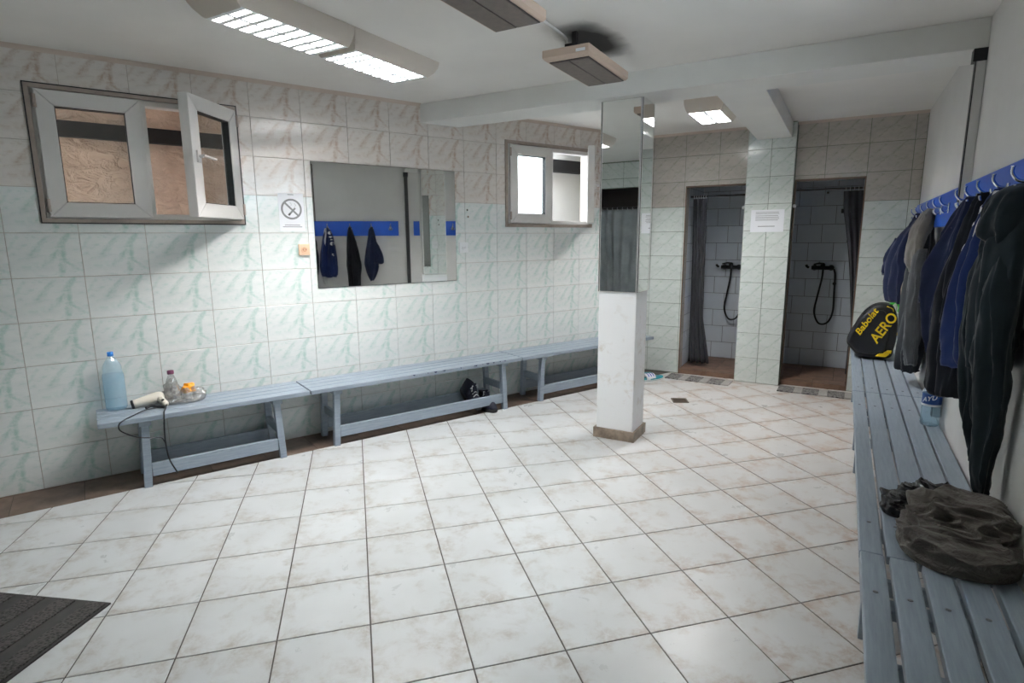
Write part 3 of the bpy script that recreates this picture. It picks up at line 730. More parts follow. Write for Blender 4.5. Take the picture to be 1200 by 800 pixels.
cd = MB().tube(spline([(-1.345, 2.34, 2.468), (-1.345, 2.70, 2.468), (-1.352, 2.93, 2.468), (-1.36, 2.965, 2.455), (-1.36, 2.97, 2.40)], 6), .008, 8).build('cable_conduit', 'conduit_white', None, True)
tag(cd, 'thin white cable conduit on the ceiling between the two heaters', 'conduit')
# dark channel on the right wall under the beam
dc = thing('wall_channel', (RX, 3.775, 0), 'dark vertical steel channel on the right wall between the blue boards', 'channel')
MB().box((-.040, -.027, .47), (-.001, .027, 2.29)).build('channel', 'conduit_white', dc, bevel=.003)
MB().box((-.044, -.024, .47), (-.0405, .024, 2.29)).build('cover', 'steel_dark_bar', dc)
MB().box((-.056, -.032, 2.28), (-.001, .032, 2.339)).build('end_box', 'black_plastic', dc)

# ------------------------------------------------------------------ hook boards
def hook_mesh():
    m = MB(); m.box((-.006, -.012, -.028), (0, .012, .028))
    m.tube(spline([(-.005, 0, .012), (-.030, 0, .018), (-.046, 0, .040), (-.046, 0, .062)], 5), [.0055]*15+[.007], 8)
    for sy in (-1, 1): m.tube(spline([(-.005, sy*.004, -.014), (-.022, sy*.014, -.024), (-.036, sy*.022, -.014), (-.040, sy*.024, .002)], 5), .005, 8)
    return m.mesh('hook', 'chrome', True)
HK = hook_mesh()
def board(y0, y1, hooks, lab):
    o = thing('hook_board', (RX, (y0+y1)/2, 1.495), lab, 'coat rack', 0, 'blue hook boards on the right wall')
    L = y1-y0
    MB().box((-.036, -L/2, 0), (-.016, L/2, .196)).build('board', 'blue_board', o, bevel=.002)
    for y in (-L/2+.12, L/2-.12): MB().box((-.016, y-.02, .03), (0, y+.02, .17)).build('spacer', 'blue_board', o)
    for y in hooks: q = link('hook', HK, o); q.location = (-.036, y-(y0+y1)/2, .100)
    return o
board(2.300, 3.655, (2.440, 2.718, 3.008, 3.289, 3.546), 'long blue hook board nearest the camera holding the dark clothes')
board(3.860, 5.930, (4.10, 4.40, 4.72, 5.09, 5.45, 5.80), 'far blue hook board near the shower corner with the grey jacket')

# ------------------------------------------------------------------ hanging clothes
def loft(sec, nfold, amp, seed, seg=72, rows=48, crease=.015, xmax=RX-.012, flat=1.0):
    """sec: (z, yc, xc, hy, hx) from top to bottom; returns a draped closed surface in world space"""
    S_ = [Vector((s[0], s[1], s[2])) for s in sec]; H_ = [Vector((s[3], s[4], 0)) for s in sec]
    n = max(2, rows//(len(sec)-1)); c = spline(S_, n); h = spline(H_, n); R = []
    rnd = random.Random(seed); ph = [rnd.uniform(0, 6.3) for _ in range(4)]
    T = len(c)-1
    for i, (a, b) in enumerate(zip(c, h)):
        t = i/T; row = []
        for k in range(seg):
            th = 2*PI*k/seg
            sh = lambda v: (1-abs(math.sin(v)))**1.3*2-.75
            wob = .5*noise.noise(Vector((math.cos(th)*1.3, math.sin(th)*1.3, t*2.5+seed)))
            f = amp*min(1, .30+1.6*t)*(sh((nfold*th+ph[0])/1.0*.5*2/2+1.1*t+wob*2.2)+.6*sh((nfold+2)*th*.5+ph[1]-1.6*t-wob*3)+.35*math.sin(3*th+ph[2]+5*t))
            hy, hx = max(b.x, .003), max(b.y, .003)
            ct, st = math.cos(th), math.sin(th)
            y = a.y+hy*math.copysign(abs(ct)**.85, ct)*(1+f*.35/max(hy, .02)*.3); x = a.z+hx*math.copysign(abs(st)**.85, st)+f*abs(st)*(hx/(hx+.02))*1.4
            cr = crease*fract((y*15, x*15, a.x*3.2), seed)
            row.append((min(x+cr, xmax), y+cr*.6, a.x+cr*.5+(.010*math.sin(3*th+ph[3]) if i == T else 0)))
        R.append(row)
    return MB().quadgrid(R)
def garment(name, lab, hook, body, grp='clothes hanging on the hook boards'):
    o = thing(name, (RX-.05, hook[0], hook[1]), lab, 'clothing', 0, grp)
    inv = Matrix.Translation((-(RX-.05), -hook[0], -hook[1]))
    for pn, mat, sec, nf, amp, seed in body:
        loft(sec, nf, amp, seed).xf(inv).build(pn, mat, o, True)
    return o, inv
# nearest: dark jacket, sleeves hanging to the bench
g, iv = garment('hanging_jacket', 'dark jacket with long sleeves hanging nearest the right edge of the picture', (2.44, 1.60), [
    ('body', 'cloth_dark', [(1.595, 2.44, 0.47, 0.03, 0.0187), (1.565, 2.43, 0.46, 0.075, 0.0425), (1.483, 2.43, 0.458, 0.115, 0.0527), (1.385, 2.43, 0.456, 0.14, 0.0561), (1.22, 2.43, 0.454, 0.14, 0.0561), (1.08, 2.44, 0.458, 0.118, 0.051), (0.99, 2.45, 0.464, 0.09, 0.0391)], 5, .022, 3),
    ('sleeve', 'cloth_dark', [(1.427, 2.5, 0.435, 0.045, 0.034), (1.25, 2.535, 0.422, 0.052, 0.0391), (1, 2.53, 0.436, 0.048, 0.0374), (0.8, 2.52, 0.455, 0.04, 0.0323), (0.685, 2.51, 0.466, 0.034, 0.0255), (0.655, 2.51, 0.466, 0.03, 0.0221)], 4, .012, 8),
    ('sleeve', 'cloth_dark', [(1.427, 2.36, 0.445, 0.05, 0.034), (1.22, 2.33, 0.432, 0.055, 0.0408), (0.98, 2.345, 0.444, 0.052, 0.0391), (0.78, 2.37, 0.462, 0.042, 0.0323), (0.62, 2.38, 0.47, 0.034, 0.0255), (0.585, 2.38, 0.47, 0.03, 0.0221)], 4, .012, 9),
    ('hood', 'cloth_dark', [(1.6, 2.44, 0.47, 0.02, 0.017), (1.57, 2.42, 0.445, 0.085, 0.0425), (1.483, 2.41, 0.43, 0.105, 0.051), (1.42, 2.41, 0.44, 0.085, 0.0425), (1.385, 2.41, 0.45, 0.05, 0.0255)], 3, .012, 11)])
# blue jersey with white print
g, iv = garment('hanging_jersey', 'blue jersey with white print hanging next to the dark jacket', (2.718, 1.60), [
    ('body', 'cloth_blue', [(1.605, 2.718, 0.47, 0.018, 0.0156), (1.56, 2.72, 0.47, 0.045, 0.0312), (1.435, 2.72, 0.454, 0.08, 0.04524), (1.25, 2.715, 0.436, 0.11, 0.0546), (1.08, 2.71, 0.429, 0.115, 0.0546), (0.985, 2.71, 0.434, 0.105, 0.04836), (0.955, 2.71, 0.436, 0.095, 0.04368)], 5, .022, 21),
    ('lining', 'cloth_white', [(1.6, 2.7, 0.47, 0.014, 0.0156), (1.478, 2.685, 0.449, 0.02, 0.0351), (1.3, 2.66, 0.454, 0.028, 0.039), (1.05, 2.64, 0.459, 0.034, 0.039), (0.9, 2.645, 0.47, 0.03, 0.0312), (0.86, 2.65, 0.47, 0.022, 0.0234)], 3, .008, 22)])
from mathutils.bvhtree import BVHTree
jm = [ch for ch in g.children if ch.name.startswith('body')][0].data
bv = BVHTree.FromPolygons([v.co for v in jm.vertices], [tuple(p.vertices) for p in jm.polygons])
for (yy, zz, w_, h_) in [(2.745, 1.535, .046, .040), (2.757, 1.482, .046, .022), (2.768, 1.447, .034, .016), (2.772, 1.395, .05, .05), (2.775, 1.255, .024, .012), (2.782, 1.238, .018, .008)]:
    def on(u, v):
        p, n_, _, _ = bv.ray_cast(iv @ Vector((0, u, v)), Vector((1, 0, 0)))
        return (p-Vector((.0025, 0, 0))) if p else None
    pts = [on(yy+w_/2*math.cos(q_*2*PI/14), zz+h_/2*math.sin(q_*2*PI/14)) for q_ in range(14)]
    if any(p is None for p in pts): continue
    MB().quadgrid([pts, [p+Vector((.004, 0, 0)) for p in pts]]).build('print_mark', 'white_print', g, True)
# black trousers / long top
garment('long_shirt', 'black long top hanging between the navy shirt and the blue jersey', (3.008, 1.60), [
    ('body', 'cloth_black', [(1.61, 3.008, 0.47, 0.018, 0.0153), (1.55, 3.01, 0.462, 0.035, 0.0272), (1.409, 3.02, 0.448, 0.06, 0.0425), (1.22, 3.035, 0.437, 0.085, 0.0561), (1.1, 3.04, 0.432, 0.098, 0.0612), (0.95, 3.04, 0.432, 0.085, 0.0612), (0.8, 3.04, 0.434, 0.08, 0.0612), (0.765, 3.04, 0.437, 0.074, 0.0561)], 4, .020, 31)])
# navy shirt with one sleeve sticking out
garment('hanging_shirt', 'navy short-sleeved shirt hanging at the end of the nearer board', (3.289, 1.60), [
    ('body', 'cloth_navy', [(1.61, 3.289, 0.47, 0.018, 0.0162), (1.56, 3.29, 0.458, 0.038, 0.0324), (1.435, 3.29, 0.438, 0.062, 0.0504), (1.28, 3.285, 0.418, 0.084, 0.0666), (1.14, 3.28, 0.412, 0.096, 0.072), (1.02, 3.275, 0.42, 0.08, 0.063), (0.92, 3.27, 0.43, 0.04, 0.045), (0.895, 3.27, 0.43, 0.022, 0.027)], 4, .020, 41),
    ('sleeve', 'cloth_navy', [(1.478, 3.3, 0.43, 0.03, 0.027), (1.359, 3.33, 0.4, 0.05, 0.036), (1.24, 3.36, 0.372, 0.062, 0.0378), (1.15, 3.37, 0.362, 0.064, 0.036), (1.125, 3.37, 0.362, 0.06, 0.0324)], 3, .010, 42)])
# grey hooded jacket on the far board
garment('hanging_jacket', 'grey hooded jacket with charcoal body hanging on the far board', (4.72, 1.60), [
    ('body', 'cloth_charcoal', [(1.525, 4.72, 0.47, 0.05, 0.0255), (1.408, 4.72, 0.458, 0.115, 0.0425), (1.22, 4.72, 0.444, 0.145, 0.0527), (1, 4.72, 0.438, 0.15, 0.0578), (0.75, 4.72, 0.436, 0.15, 0.0595), (0.56, 4.72, 0.438, 0.135, 0.0561), (0.535, 4.72, 0.442, 0.12, 0.0493)], 5, .020, 51),
    ('hood', 'cloth_grey', [(1.62, 4.72, 0.47, 0.02, 0.017), (1.585, 4.72, 0.458, 0.075, 0.034), (1.49, 4.72, 0.43, 0.125, 0.0476), (1.375, 4.72, 0.418, 0.14, 0.0476), (1.27, 4.72, 0.423, 0.125, 0.0408), (1.21, 4.72, 0.43, 0.09, 0.0255)], 3, .018, 52),
    ('sleeve', 'cloth_midgrey', [(1.358, 4.62, 0.428, 0.05, 0.034), (1.15, 4.58, 0.42, 0.058, 0.0374), (0.92, 4.57, 0.423, 0.055, 0.0374), (0.72, 4.57, 0.428, 0.048, 0.034), (0.6, 4.57, 0.438, 0.042, 0.0289)], 4, .012, 53)])
garment('hanging_shirt', 'dark blue shirt hanging at the far end beside the grey hooded jacket', (5.45, 1.60), [
    ('body', 'cloth_navy', [(1.61, 5.45, 0.47, 0.02, 0.018), (1.53, 5.45, 0.458, 0.06, 0.0405), (1.409, 5.44, 0.418, 0.11, 0.0675), (1.25, 5.43, 0.388, 0.14, 0.0765), (1.08, 5.42, 0.383, 0.13, 0.0675), (0.96, 5.42, 0.388, 0.11, 0.054), (0.935, 5.42, 0.393, 0.1, 0.045)], 4, .020, 61),
    ('sleeve', 'cloth_navy', [(1.426, 5.5, 0.378, 0.06, 0.045), (1.3, 5.53, 0.343, 0.08, 0.045), (1.18, 5.54, 0.323, 0.085, 0.0405), (1.14, 5.54, 0.323, 0.08, 0.036)], 3, .012, 62),
    ('strap', 'cloth_khaki', [(1.3, 5.24, 0.438, 0.02, 0.0108), (1.15, 5.24, 0.418, 0.028, 0.0126), (1.02, 5.25, 0.403, 0.028, 0.0126), (0.96, 5.25, 0.403, 0.022, 0.0108)], 2, .004, 63)])
# ------------------------------------------------------------------ bags on the right benches
def text_mesh(txt, size, ext, shear=0, font_bold=False):
    cu = bpy.data.curves.new('lettering', 'FONT'); cu.body = txt; cu.size = size; cu.extrude = ext; cu.shear = shear; cu.align_x = 'CENTER'; cu.align_y = 'CENTER'
    if font_bold: cu.offset = size*.018
    ob = bpy.data.objects.new('lettering', cu); COL.objects.link(ob)
    dg = bpy.context.evaluated_depsgraph_get(); me = bpy.data.meshes.new_from_object(ob.evaluated_get(dg)); bpy.data.objects.remove(ob); bpy.data.curves.remove(cu); return me
def outline_body(poly, rounds, n=72):
    """closed smooth outline (x,z) resampled, lofted through depth with rounded shoulders"""
    pts = [Vector((x, 0, z)) for x, z in poly]; P = spline(pts+[pts[0]], 6)[:-1]
    c = sum(P, Vector())/len(P)
    return MB().quadgrid([[((p.x-c.x)*f+c.x, y, (p.z-c.z)*f+c.z) for p in P] for y, f in rounds]), c
rb = thing('racket_bag', (.27, 5.62, .441), 'black racket bag with yellow lettering on the far right bench', 'bag')
BO = [(-.150, .060), (-.192, .110), (-.190, .165), (-.155, .250), (-.105, .358), (-.052, .424), (.004, .455), (.062, .458), (.108, .440), (.145, .345), (.152, .205), (.140, .095), (.120, .022), (.010, .002), (-.095, .012)]
body, bc = outline_body(BO, [(-.120, .70), (-.125, .86), (-.108, .97), (-.06, 1.0), (.06, 1.0), (.10, .96), (.118, .84), (.12, .6)])
body.build('body', 'bag_black', rb, True)
pan, _ = outline_body([(x*.80+bc.x*.2-.03, z*.80+bc.z*.2) for x, z in BO], [(-.142, .80), (-.146, .90), (-.136, .99), (-.118, 1.0)]); pan.build('front_panel', 'bag_panel', rb, True)
def place_text(me, x, z, ang, y, mat, parent=None, name='lettering'):
    me.transform(Matrix.Translation((x, y, z)) @ Matrix.Rotation(-ang, 4, 'Y') @ Matrix.Rotation(PI/2, 4, 'X')); me.materials.clear(); me.materials.append(MATS[mat]); return link(name, me, parent)
t1 = text_mesh('AERO', .105, .002, .15, True); t1.transform(Matrix.Scale(.95, 4, (1, 0, 0))); place_text(t1, .052, .268, math.radians(61), -.148, 'bag_yellow', rb)
t2 = text_mesh('Babolat', .070, .002, .25, True); t2.transform(Matrix.Scale(1.12, 4, (1, 0, 0))); place_text(t2, -.070, .310, math.radians(61), -.147, 'bag_yellow', rb)
for pts in ([(.015, .035), (.085, .035), (.108, .060), (.040, .060)], [(.068, .066), (.118, .066), (.122, .088), (.095, .088)]):
    MB().quadgrid([[(x, -.1515, z) for x, z in pts], [(x, -.118, z) for x, z in pts]]).build('chevron', 'bag_yellow', rb)
MB().tube([(x, -.112, z) for x, z in [(.105, .100), (.124, .130), (.134, .210), (.128, .330), (.100, .425), (.060, .442)]], .0055, 8).build('piping', 'bag_yellow', rb, True)
MB().tube(spline([(-.100, -.11, .37), (-.085, -.11, .405), (-.050, -.09, .432)], 5), .006, 8).build('strap_loop', 'bag_panel', rb, True)
MB().tube(spline([(.085, -.03, .445), (.120, -.05, .480), (.150, -.05, .440), (.148, -.07, .40)], 6), .013, 8).build('strap', 'bag_green', rb, True)
MB().tube(spline([(.148, -.09, .40), (.158, -.10, .30), (.150, -.10, .22), (.120, -.11, .215)], 6), .005, 8).build('drawcord', 'bag_yellow', rb, True)

def crumple(prof, seed, amp, seg=96, rings=56, freq=5.0, fine=.35, stretch=(1, 1, 1)):
    """lumpy bag: prof(theta, t) -> (x, y, z) smooth base, displaced by ridged folds"""
    R = []
    for i in range(rings+1):
        t = i/rings; row = []
        for k in range(seg):
            th = 2*PI*k/seg; p = Vector(prof(th, t)); w = math.sin(PI*min(max(t, .0), 1))**.5
            q = Vector((p.x*freq*stretch[0]+p.y*freq*.25, p.y*freq*stretch[1], p.z*freq*stretch[2]))
            a = 1-abs(noise.noise(q+Vector((seed, 0, 0))))*2; b = 1-abs(noise.noise(q*2.3+Vector((0, seed, 0))))*2
            d = amp*((a-.45)+fine*(b-.45)+.4*noise.noise(q*.6+Vector((0, 0, seed))))*w
            n = Vector((math.cos(th), math.sin(th), .8))*1.0
            r = p+n*d*.6; r.z = max(r.z, .0025)
            row.append(tuple(r))
        R.append(row)
    return MB().quadgrid(R)
def blob(hx, hy, hz, skew=(0, 0), p=2.2, top=.0):
    def f(th, t):
        a = t*PI/2*1.0; r = max(math.cos(a), .02)**(2/p) if t < 1 else .01; z = hz*math.sin(a)**.9
        ct, st = math.cos(th), math.sin(th)
        return (hx*r*math.copysign(abs(ct)**.9, ct)+skew[0]*z, hy*r*math.copysign(abs(st)**.9, st)+skew[1]*z, z+.003)
    return f
bl = thing('bin_bag', (.335, 2.445, .441), 'shiny black plastic bag on the right bench behind the grey-brown bag', 'bag')
crumple(blob(.145, .120, .088, (.2, .1)), 3, .055, freq=11, fine=.7).build('film', 'bin_liner', bl, True)
crumple(blob(.055, .06, .060), 5, .030, freq=20, fine=.6).xf(Matrix.Translation((-.085, -.035, 0))).build('tied_end', 'bin_liner', bl, True)
tb = thing('cloth_bag', (.385, 2.150, .446), 'crumpled grey-brown bag lying on the near right bench', 'bag')
crumple(blob(.155, .165, .095, (.0, .0), 2.6), 8, .055, freq=9, fine=.55, seg=160, rings=90, stretch=(.45, 1.1, 1.9)).build('lower_bag', 'taupe_fabric', tb, True)
crumple(blob(.135, .125, .080, (.1, .1), 2.4), 12, .060, freq=9, fine=.6, seg=160, rings=90, stretch=(.6, 1.2, 1.3)).xf(Matrix.Translation((.0, .035, .075))).build('folded_top', 'taupe_fabric', tb, True)

# ------------------------------------------------------------------ bottles
def bottle(name, loc, r, h, lab, water, mats, label_band=None, rz=0, cap_h=.022):
    o = thing(name, loc, lab, 'bottle', rz)
    prof = [(r*.55, .004), (r*.86, 0), (r*.97, h*.03), (r, h*.07), (r*.97, h*.12), (r, h*.17), (r*.97, h*.23), (r, h*.29), (r*.97, h*.35), (r, h*.41), (r*.98, h*.50), (r, h*.56), (r*.94, h*.62), (r*.82, h*.68), (r*.86, h*.72), (r*.80, h*.78), (r*.52, h*.86), (r*.30, h*.915), (r*.25, h*.93), (r*.25, h*.955)]
    MB().lathe(prof, seg=28).build('body', mats[0], o, True)
    wp = [(max(a-.002, .003), b+.003) for a, b in prof if b < water*h]; wp += [(wp[-1][0]*.98, water*h), (.002, water*h)]
    MB().lathe(wp, seg=28).build('water', mats[1], o, True)
    rc = r*.29; c = MB().lathe([(rc, h*.935), (rc, h*.935+.004), (rc*.97, h*.94+cap_h*.3), (rc*.97, h*.94+cap_h), (rc*.8, h*.942+cap_h)], seg=20).build('cap', mats[2], o, True)
    if label_band:
        z0, z1, bands = label_band
        for a, b, m_ in bands:
            MB().quadgrid([[((r+.0008)*math.cos(k*PI/14), (r+.0008)*math.sin(k*PI/14), z) for k in range(28)] for z in (h*a, h*b)], True, False).build('label', m_, o, True)
    return o
q = LP(.068, .100, .441); bottle('water_bottle', q, .057, .350, 'tall blue plastic water bottle standing on the left end of the bench', .62, ('pet_blue', 'water', 'cap_blue'))
ob = bottle('water_bottle', (.468, 3.690, .441), .044, .300, 'blue water bottle with a label standing on the right bench below the clothes', .50, ('pet_blue', 'water', 'cap_blue'), (0, 0, [(.50, .58, 'label_blue'), (.40, .50, 'label_blue'), (.365, .40, 'label_white')]), -.4)
tm = text_mesh('AYU', .034, .0006, .2, True); tm.materials.append(MATS['label_white'])
# wrap the lettering around the bottle
for v in tm.vertices:
    a = -PI/2+v.co.x/.045; rr = .0458+v.co.z; z = .150+v.co.y+v.co.x*.35; v.co = (rr*math.cos(a), rr*math.sin(a), z)
link('lettering', tm, ob)
pb = thing('small_bottle', LP(.362, .145, .441), 'small clear bottle with a purple cap inside the plastic bag', 'bottle')
MB().lathe([(.02, .003), (.034, 0), (.037, .01), (.036, .06), (.037, .10), (.030, .14), (.018, .170), (.015, .180), (.015, .195)], seg=24).build('body', 'pet_clear', pb, True)
MB().lathe([(.019, .182), (.0195, .185), (.019, .203), (.016, .205)], seg=20).build('cap', 'cap_purple', pb, True)
pf = thing('plastic_bag', LP(.412, .155, .441), 'crumpled clear plastic bag around the small bottle and orange packet', 'bag', LA)
m = crumple(blob(.125, .075, .085), 21, .050, freq=16, fine=.6, seg=64, rings=34); m.build('film', 'film_clear', pf, True)
crumple(blob(.05, .05, .15), 23, .02, freq=18, fine=.6, seg=48, rings=24).xf(Matrix.Translation((-.055, .01, 0))).build('gathered_film', 'film_clear', pf, True)
op = thing('snack_packet', LP(.452, .150, .4925), 'bright orange packet in the clear plastic bag on the bench', 'packet', LA+.4)
crumple(blob(.042, .030, .056), 31, .020, freq=26, fine=.5, seg=40, rings=20).build('packet', 'orange_pack', op, True)

# hair dryer
hd = thing('hair_dryer', LP(.255, .155, .441), 'cream hair dryer with a black cord lying on the left bench', 'hair dryer', LA)
MB().lathe([(.020, -.105), (.026, -.102), (.026, -.085), (.030, -.05), (.034, .0), (.036, .03), (.032, .052), (.022, .064), (.008, .068)], (0, 0, .042), 24, 'x').xf(Matrix.Rotation(math.radians(-9), 4, 'Y')).build('barrel', 'dryer_plastic', hd, True)
MB().lathe([(.021, -.112), (.0265, -.110), (.027, -.098), (.024, -.096)], (0, 0, .042), 24, 'x').xf(Matrix.Rotation(math.radians(-9), 4, 'Y')).build('nozzle', 'black_plastic', hd, True)
MB().tube([(.030, -.015, .045), (.042, -.055, .034), (.054, -.098, .024), (.058, -.112, .022)], [.018, .020, .018, .012], 14).build('handle', 'dryer_plastic', hd, True)
MB().box((.036, -.090, .036), (.050, -.070, .050)).build('switch', 'black_plastic', hd, bevel=.002)
def HD(s, d, z): # wall coordinates to dryer coordinates
    return (s-.255, -(d-.155), z-.441)
cord = [HD(.313, .262, .462), HD(.300, .32, .452), HD(.287, .38, .450), HD(.282, .408, .425), HD(.276, .410, .36), HD(.274, .410, .26), HD(.285, .410, .16), HD(.318, .413, .07)]
MB().tube(spline(cord, 8), .0042, 8).build('cord', 'black_plastic', hd, True)
cord2 = [HD(.26, .245, .448), HD(.20, .27, .449), HD(.14, .34, .447), HD(.095, .395, .444), HD(.062, .412, .425), HD(.066, .414, .385), HD(.136, .412, .335), HD(.21, .412, .314), HD(.255, .412, .304), HD(.272, .411, .27)]
MB().tube(spline(cord2, 8), .0036, 8).build('cord', 'black_plastic', hd, True)
MB().tube(spline([HD(.205, .235, .452), HD(.235, .225, .458), HD(.262, .240, .452), HD(.300, .265, .450)], 6), .009, 8).build('plug', 'black_plastic', hd, True)

# ------------------------------------------------------------------ wall things
def wallbox(name, s, z, w, h, lab, cat, rz=LA, d=.0065):
    return thing(name, LP(s, d, z), lab, cat, LA)
sg = wallbox('no_smoking_sign', 1.210, 1.505, .172, .262, 'paper no-smoking sign beside the mirror', 'sign')
MB().box((-.086, -.0012, 0), (.086, 0, .258)).build('sheet', 'paper', sg)
def annulus(cx, cz, r0, r1, y0, y1, n=40): # flat ring
    m = MB(); I = lambda r, y: [(cx+r*math.cos(2*PI*k/n), y, cz+r*math.sin(2*PI*k/n)) for k in range(n)]
    return m.quadgrid([I(r0, y1), I(r0, y0), I(r1, y0), I(r1, y1)], True, False)
annulus(0, .150, .058, .071, -.0020, -.0012).build('ring', 'print_grey', sg)
MB().bar((-.046, -.0017, .196), (.046, -.0017, .104), .0125, .001, (0, 1, 0)).build('slash', 'print_grey', sg)
MB().bar((-.012, -.0015, .118), (.026, -.0015, .158), .012, .0005, (0, 1, 0)).build('cigarette', 'print_grey', sg)
MB().bar((-.022, -.0016, .108), (-.010, -.0016, .120), .013, .0006, (0, 1, 0)).build('ember', 'print_dark', sg)
for pts in ([(.0, .150), (-.012, .168), (.004, .180), (-.008, .196)], [(.02, .165), (.032, .176), (.022, .190)]):
    MB().tube([(x, -.0015, z) for x, z in pts], .0009, 6).build('smoke_line', 'print_grey', sg)
for zz, w_ in ((.038, .052), (.026, .066), (.246, .020)): MB().box((-w_, -.0016, zz), (w_, -.0012, zz+.005)).build('print_line', 'print_grey', sg)
def socket(s, z, w, mat, mat2, lab):
    o = wallbox('wall_socket', s, z, w, w, lab, 'socket')
    MB().box((-w/2, -.016, 0), (w/2, 0, w)).build('plate', mat, o, bevel=.004)
    annulus(0, w/2, .017, .024, -.024, -.010, 28).build('rim', mat, o)
    MB().lathe([(.0175, -.0165), (.0165, -.0175), (.004, -.0175)], (0, 0, 0), 24, 'y').xf(Matrix.Translation((0, 0, w/2))).build('cup', mat2, o, True)
    for sx in (-1, 1): MB().lathe([(.0026, -.0185), (.0026, -.0176)], (sx*.0095, 0, w/2), 10, 'y').build('contact_hole', 'hole_dark', o)
    return o
socket(1.277, 1.336, .078, 'socket_cream', 'socket_cream_dark', 'cream wall socket left of the mirror below the sign')
socket(2.607, 1.328, .086, 'socket_white', 'socket_white', 'white wall socket right of the mirror')
for n, (s, z) in enumerate(((2.657, 1.683), (2.664, 1.627))):
    o = wallbox('wall_plug', s, z, .01, .01, ('upper' if n == 0 else 'lower')+' small dark screw plug in the tiles right of the mirror', 'wall plug')
    MB().lathe([(.008, -.003), (.007, -.004), (.003, -.004), (.002, -.001)], (0, 0, 0), 14, 'y').build('plug', 'hole_dark' if n == 0 else 'edge_brown', o, True)
nt_ = thing('paper_notice', (-.668, 6.0690, 1.489), 'white paper notice taped to the tiled pier', 'notice')
MB().box((-.146, -.0012, 0), (.146, 0, .208)).build('sheet', 'paper', nt_)
random.seed(4)
for k, zz in enumerate((.182, .168, .150, .136, .122, .108)):
    MB().box((-.105, -.0018, zz), (.105-.03*random.random(), -.0012, zz+.004)).build('print_line', 'print_grey', nt_)
MB().box((-.08, -.0018, .050), (.07, -.0012, .056)).build('print_line', 'print_grey', nt_)
for x, lab in ((-.894, 'left'), (-.4475, 'right')):
    k = thing('rod_knob', (x, 6.145 if x > -.6 else 6.14, 1.727), 'small white curtain-rod knob on the '+lab+' edge of the pier', 'knob')
    MB().lathe([(.004, -.02), (.012, -.018), (.016, -.008), (.012, .002), (.006, .006)], (0, 0, 0), 16, 'y').build('knob', 'socket_white', k, True)

# ------------------------------------------------------------------ showers
def mixer(loc, lab):
    o = thing('shower_mixer', loc, lab, 'tap')
    MB().tube([(-.105, -.055, 0), (.105, -.055, 0)], .021, 16).build('bar', 'black_fixture', o, True)
    for sx in (-1, 1):
        MB().lathe([(.030, -.008), (.030, -.002), (.018, -.02), (.015, -.055)][::-1], (sx*.078, 0, 0), 18, 'y').build('union', 'black_fixture', o, True)
    MB().lathe([(.024, -.030), (.026, -.015), (.022, .012), (.012, .022)], (.0, -.055, .03), 18, 'z').build('cartridge', 'black_fixture', o, True)
    MB().tube([(0, -.06, .045), (-.035, -.10, .050), (-.08, -.145, .040)], [.010, .009, .007], 10).build('lever', 'black_fixture', o, True)
    MB().tube(spline([(-.13, -.055, .0), (-.15, -.06, .015), (-.155, -.065, .03)], 4), .013, 10).build('outlet', 'black_fixture', o, True)
    MB().tube(spline([(.005, -.06, -.02), (.0, -.065, -.12), (-.03, -.065, -.32), (-.045, -.065, -.47), (.005, -.065, -.585), (.085, -.065, -.575), (.128, -.06, -.46), (.125, -.05, -.25), (.120, -.05, -.08), (.105, -.055, -.01)], 8), .0095, 10).build('hose', 'hose_black', o, True)
    MB().lathe([(.018, -.010), (.016, -.018), (.006, -.020)], (.12, -.005, -.165), 14, 'y').build('bracket', 'black_fixture', o, True)
    return o
mixer((-.190, 6.975, 1.118), 'black shower mixer with a looped hose in the right stall'); mixer((-1.105, 6.975, 1.110), 'black shower mixer with a hose in the left stall')
for (x, z, lab) in ((-.045, 1.70, 'black shower-head bracket high on the right stall wall'), (-.19, 1.90, 'small dark knob near the top of the right stall wall')):
    k = thing('wall_bracket', (x, 6.974, z), lab, 'bracket'); MB().box((-.022, -.03, -.022), (.022, 0, .022) if z < 1.8 else (.0, 0, .0)).build('block', 'black_fixture', k, bevel=.004)
def curtain(name, pts_top, z0, z1, sway, nf, amp, mat, lab, rod, ringsn):
    """hangs between two plan points; sway(t, u) moves it in plan"""
    a, b = Vector(pts_top[0]), Vector(pts_top[1]); d = (b-a); nrm = Vector((-d.y, d.x, 0)).normalized(); o = thing(name, (a.x, a.y, 0), lab, 'curtain')
    n = 90; rows = 26; F = []; B = []
    for i in range(rows+1):
        t = i/rows; z = z1+(z0-z1)*t; f = []; g = []
        for k in range(n+1):
            u = k/n; p = sway(a+d*u, t, u); w = amp*(.35+.65*min(1, t*2.2))*math.sin(u*nf*2*PI+.6*math.sin(t*3+u*4))
            p = p+nrm*w; f.append((p.x-a.x, p.y-a.y, z)); g.append((p.x-a.x+nrm.x*.003, p.y-a.y+nrm.y*.003, z))
        F.append(f+g[::-1])
    MB().quadgrid(F).build('fabric', mat, o, True)
    r0, r1 = Vector(rod[0]), Vector(rod[1]); off = Vector((a.x, a.y, 0))
    MB().tube([r0-off, r1-off], .010, 12).build('rod', 'steel_dark_bar', o, True)
    rm = MB().tube([(0, .016*math.cos(k*2*PI/14), .016*math.sin(k*2*PI/14)) for k in range(15)], .0028, 6, False)
    me = rm.mesh('ring', 'label_white', True); ang = math.atan2(d.y, d.x)
    for k in range(ringsn):
        q = link('ring', me, o); p = a+d*((k+.5)/ringsn); q.location = (p.x-a.x, p.y-a.y, r0.z-.006); q.rotation_euler = (0, 0, ang)
    return o
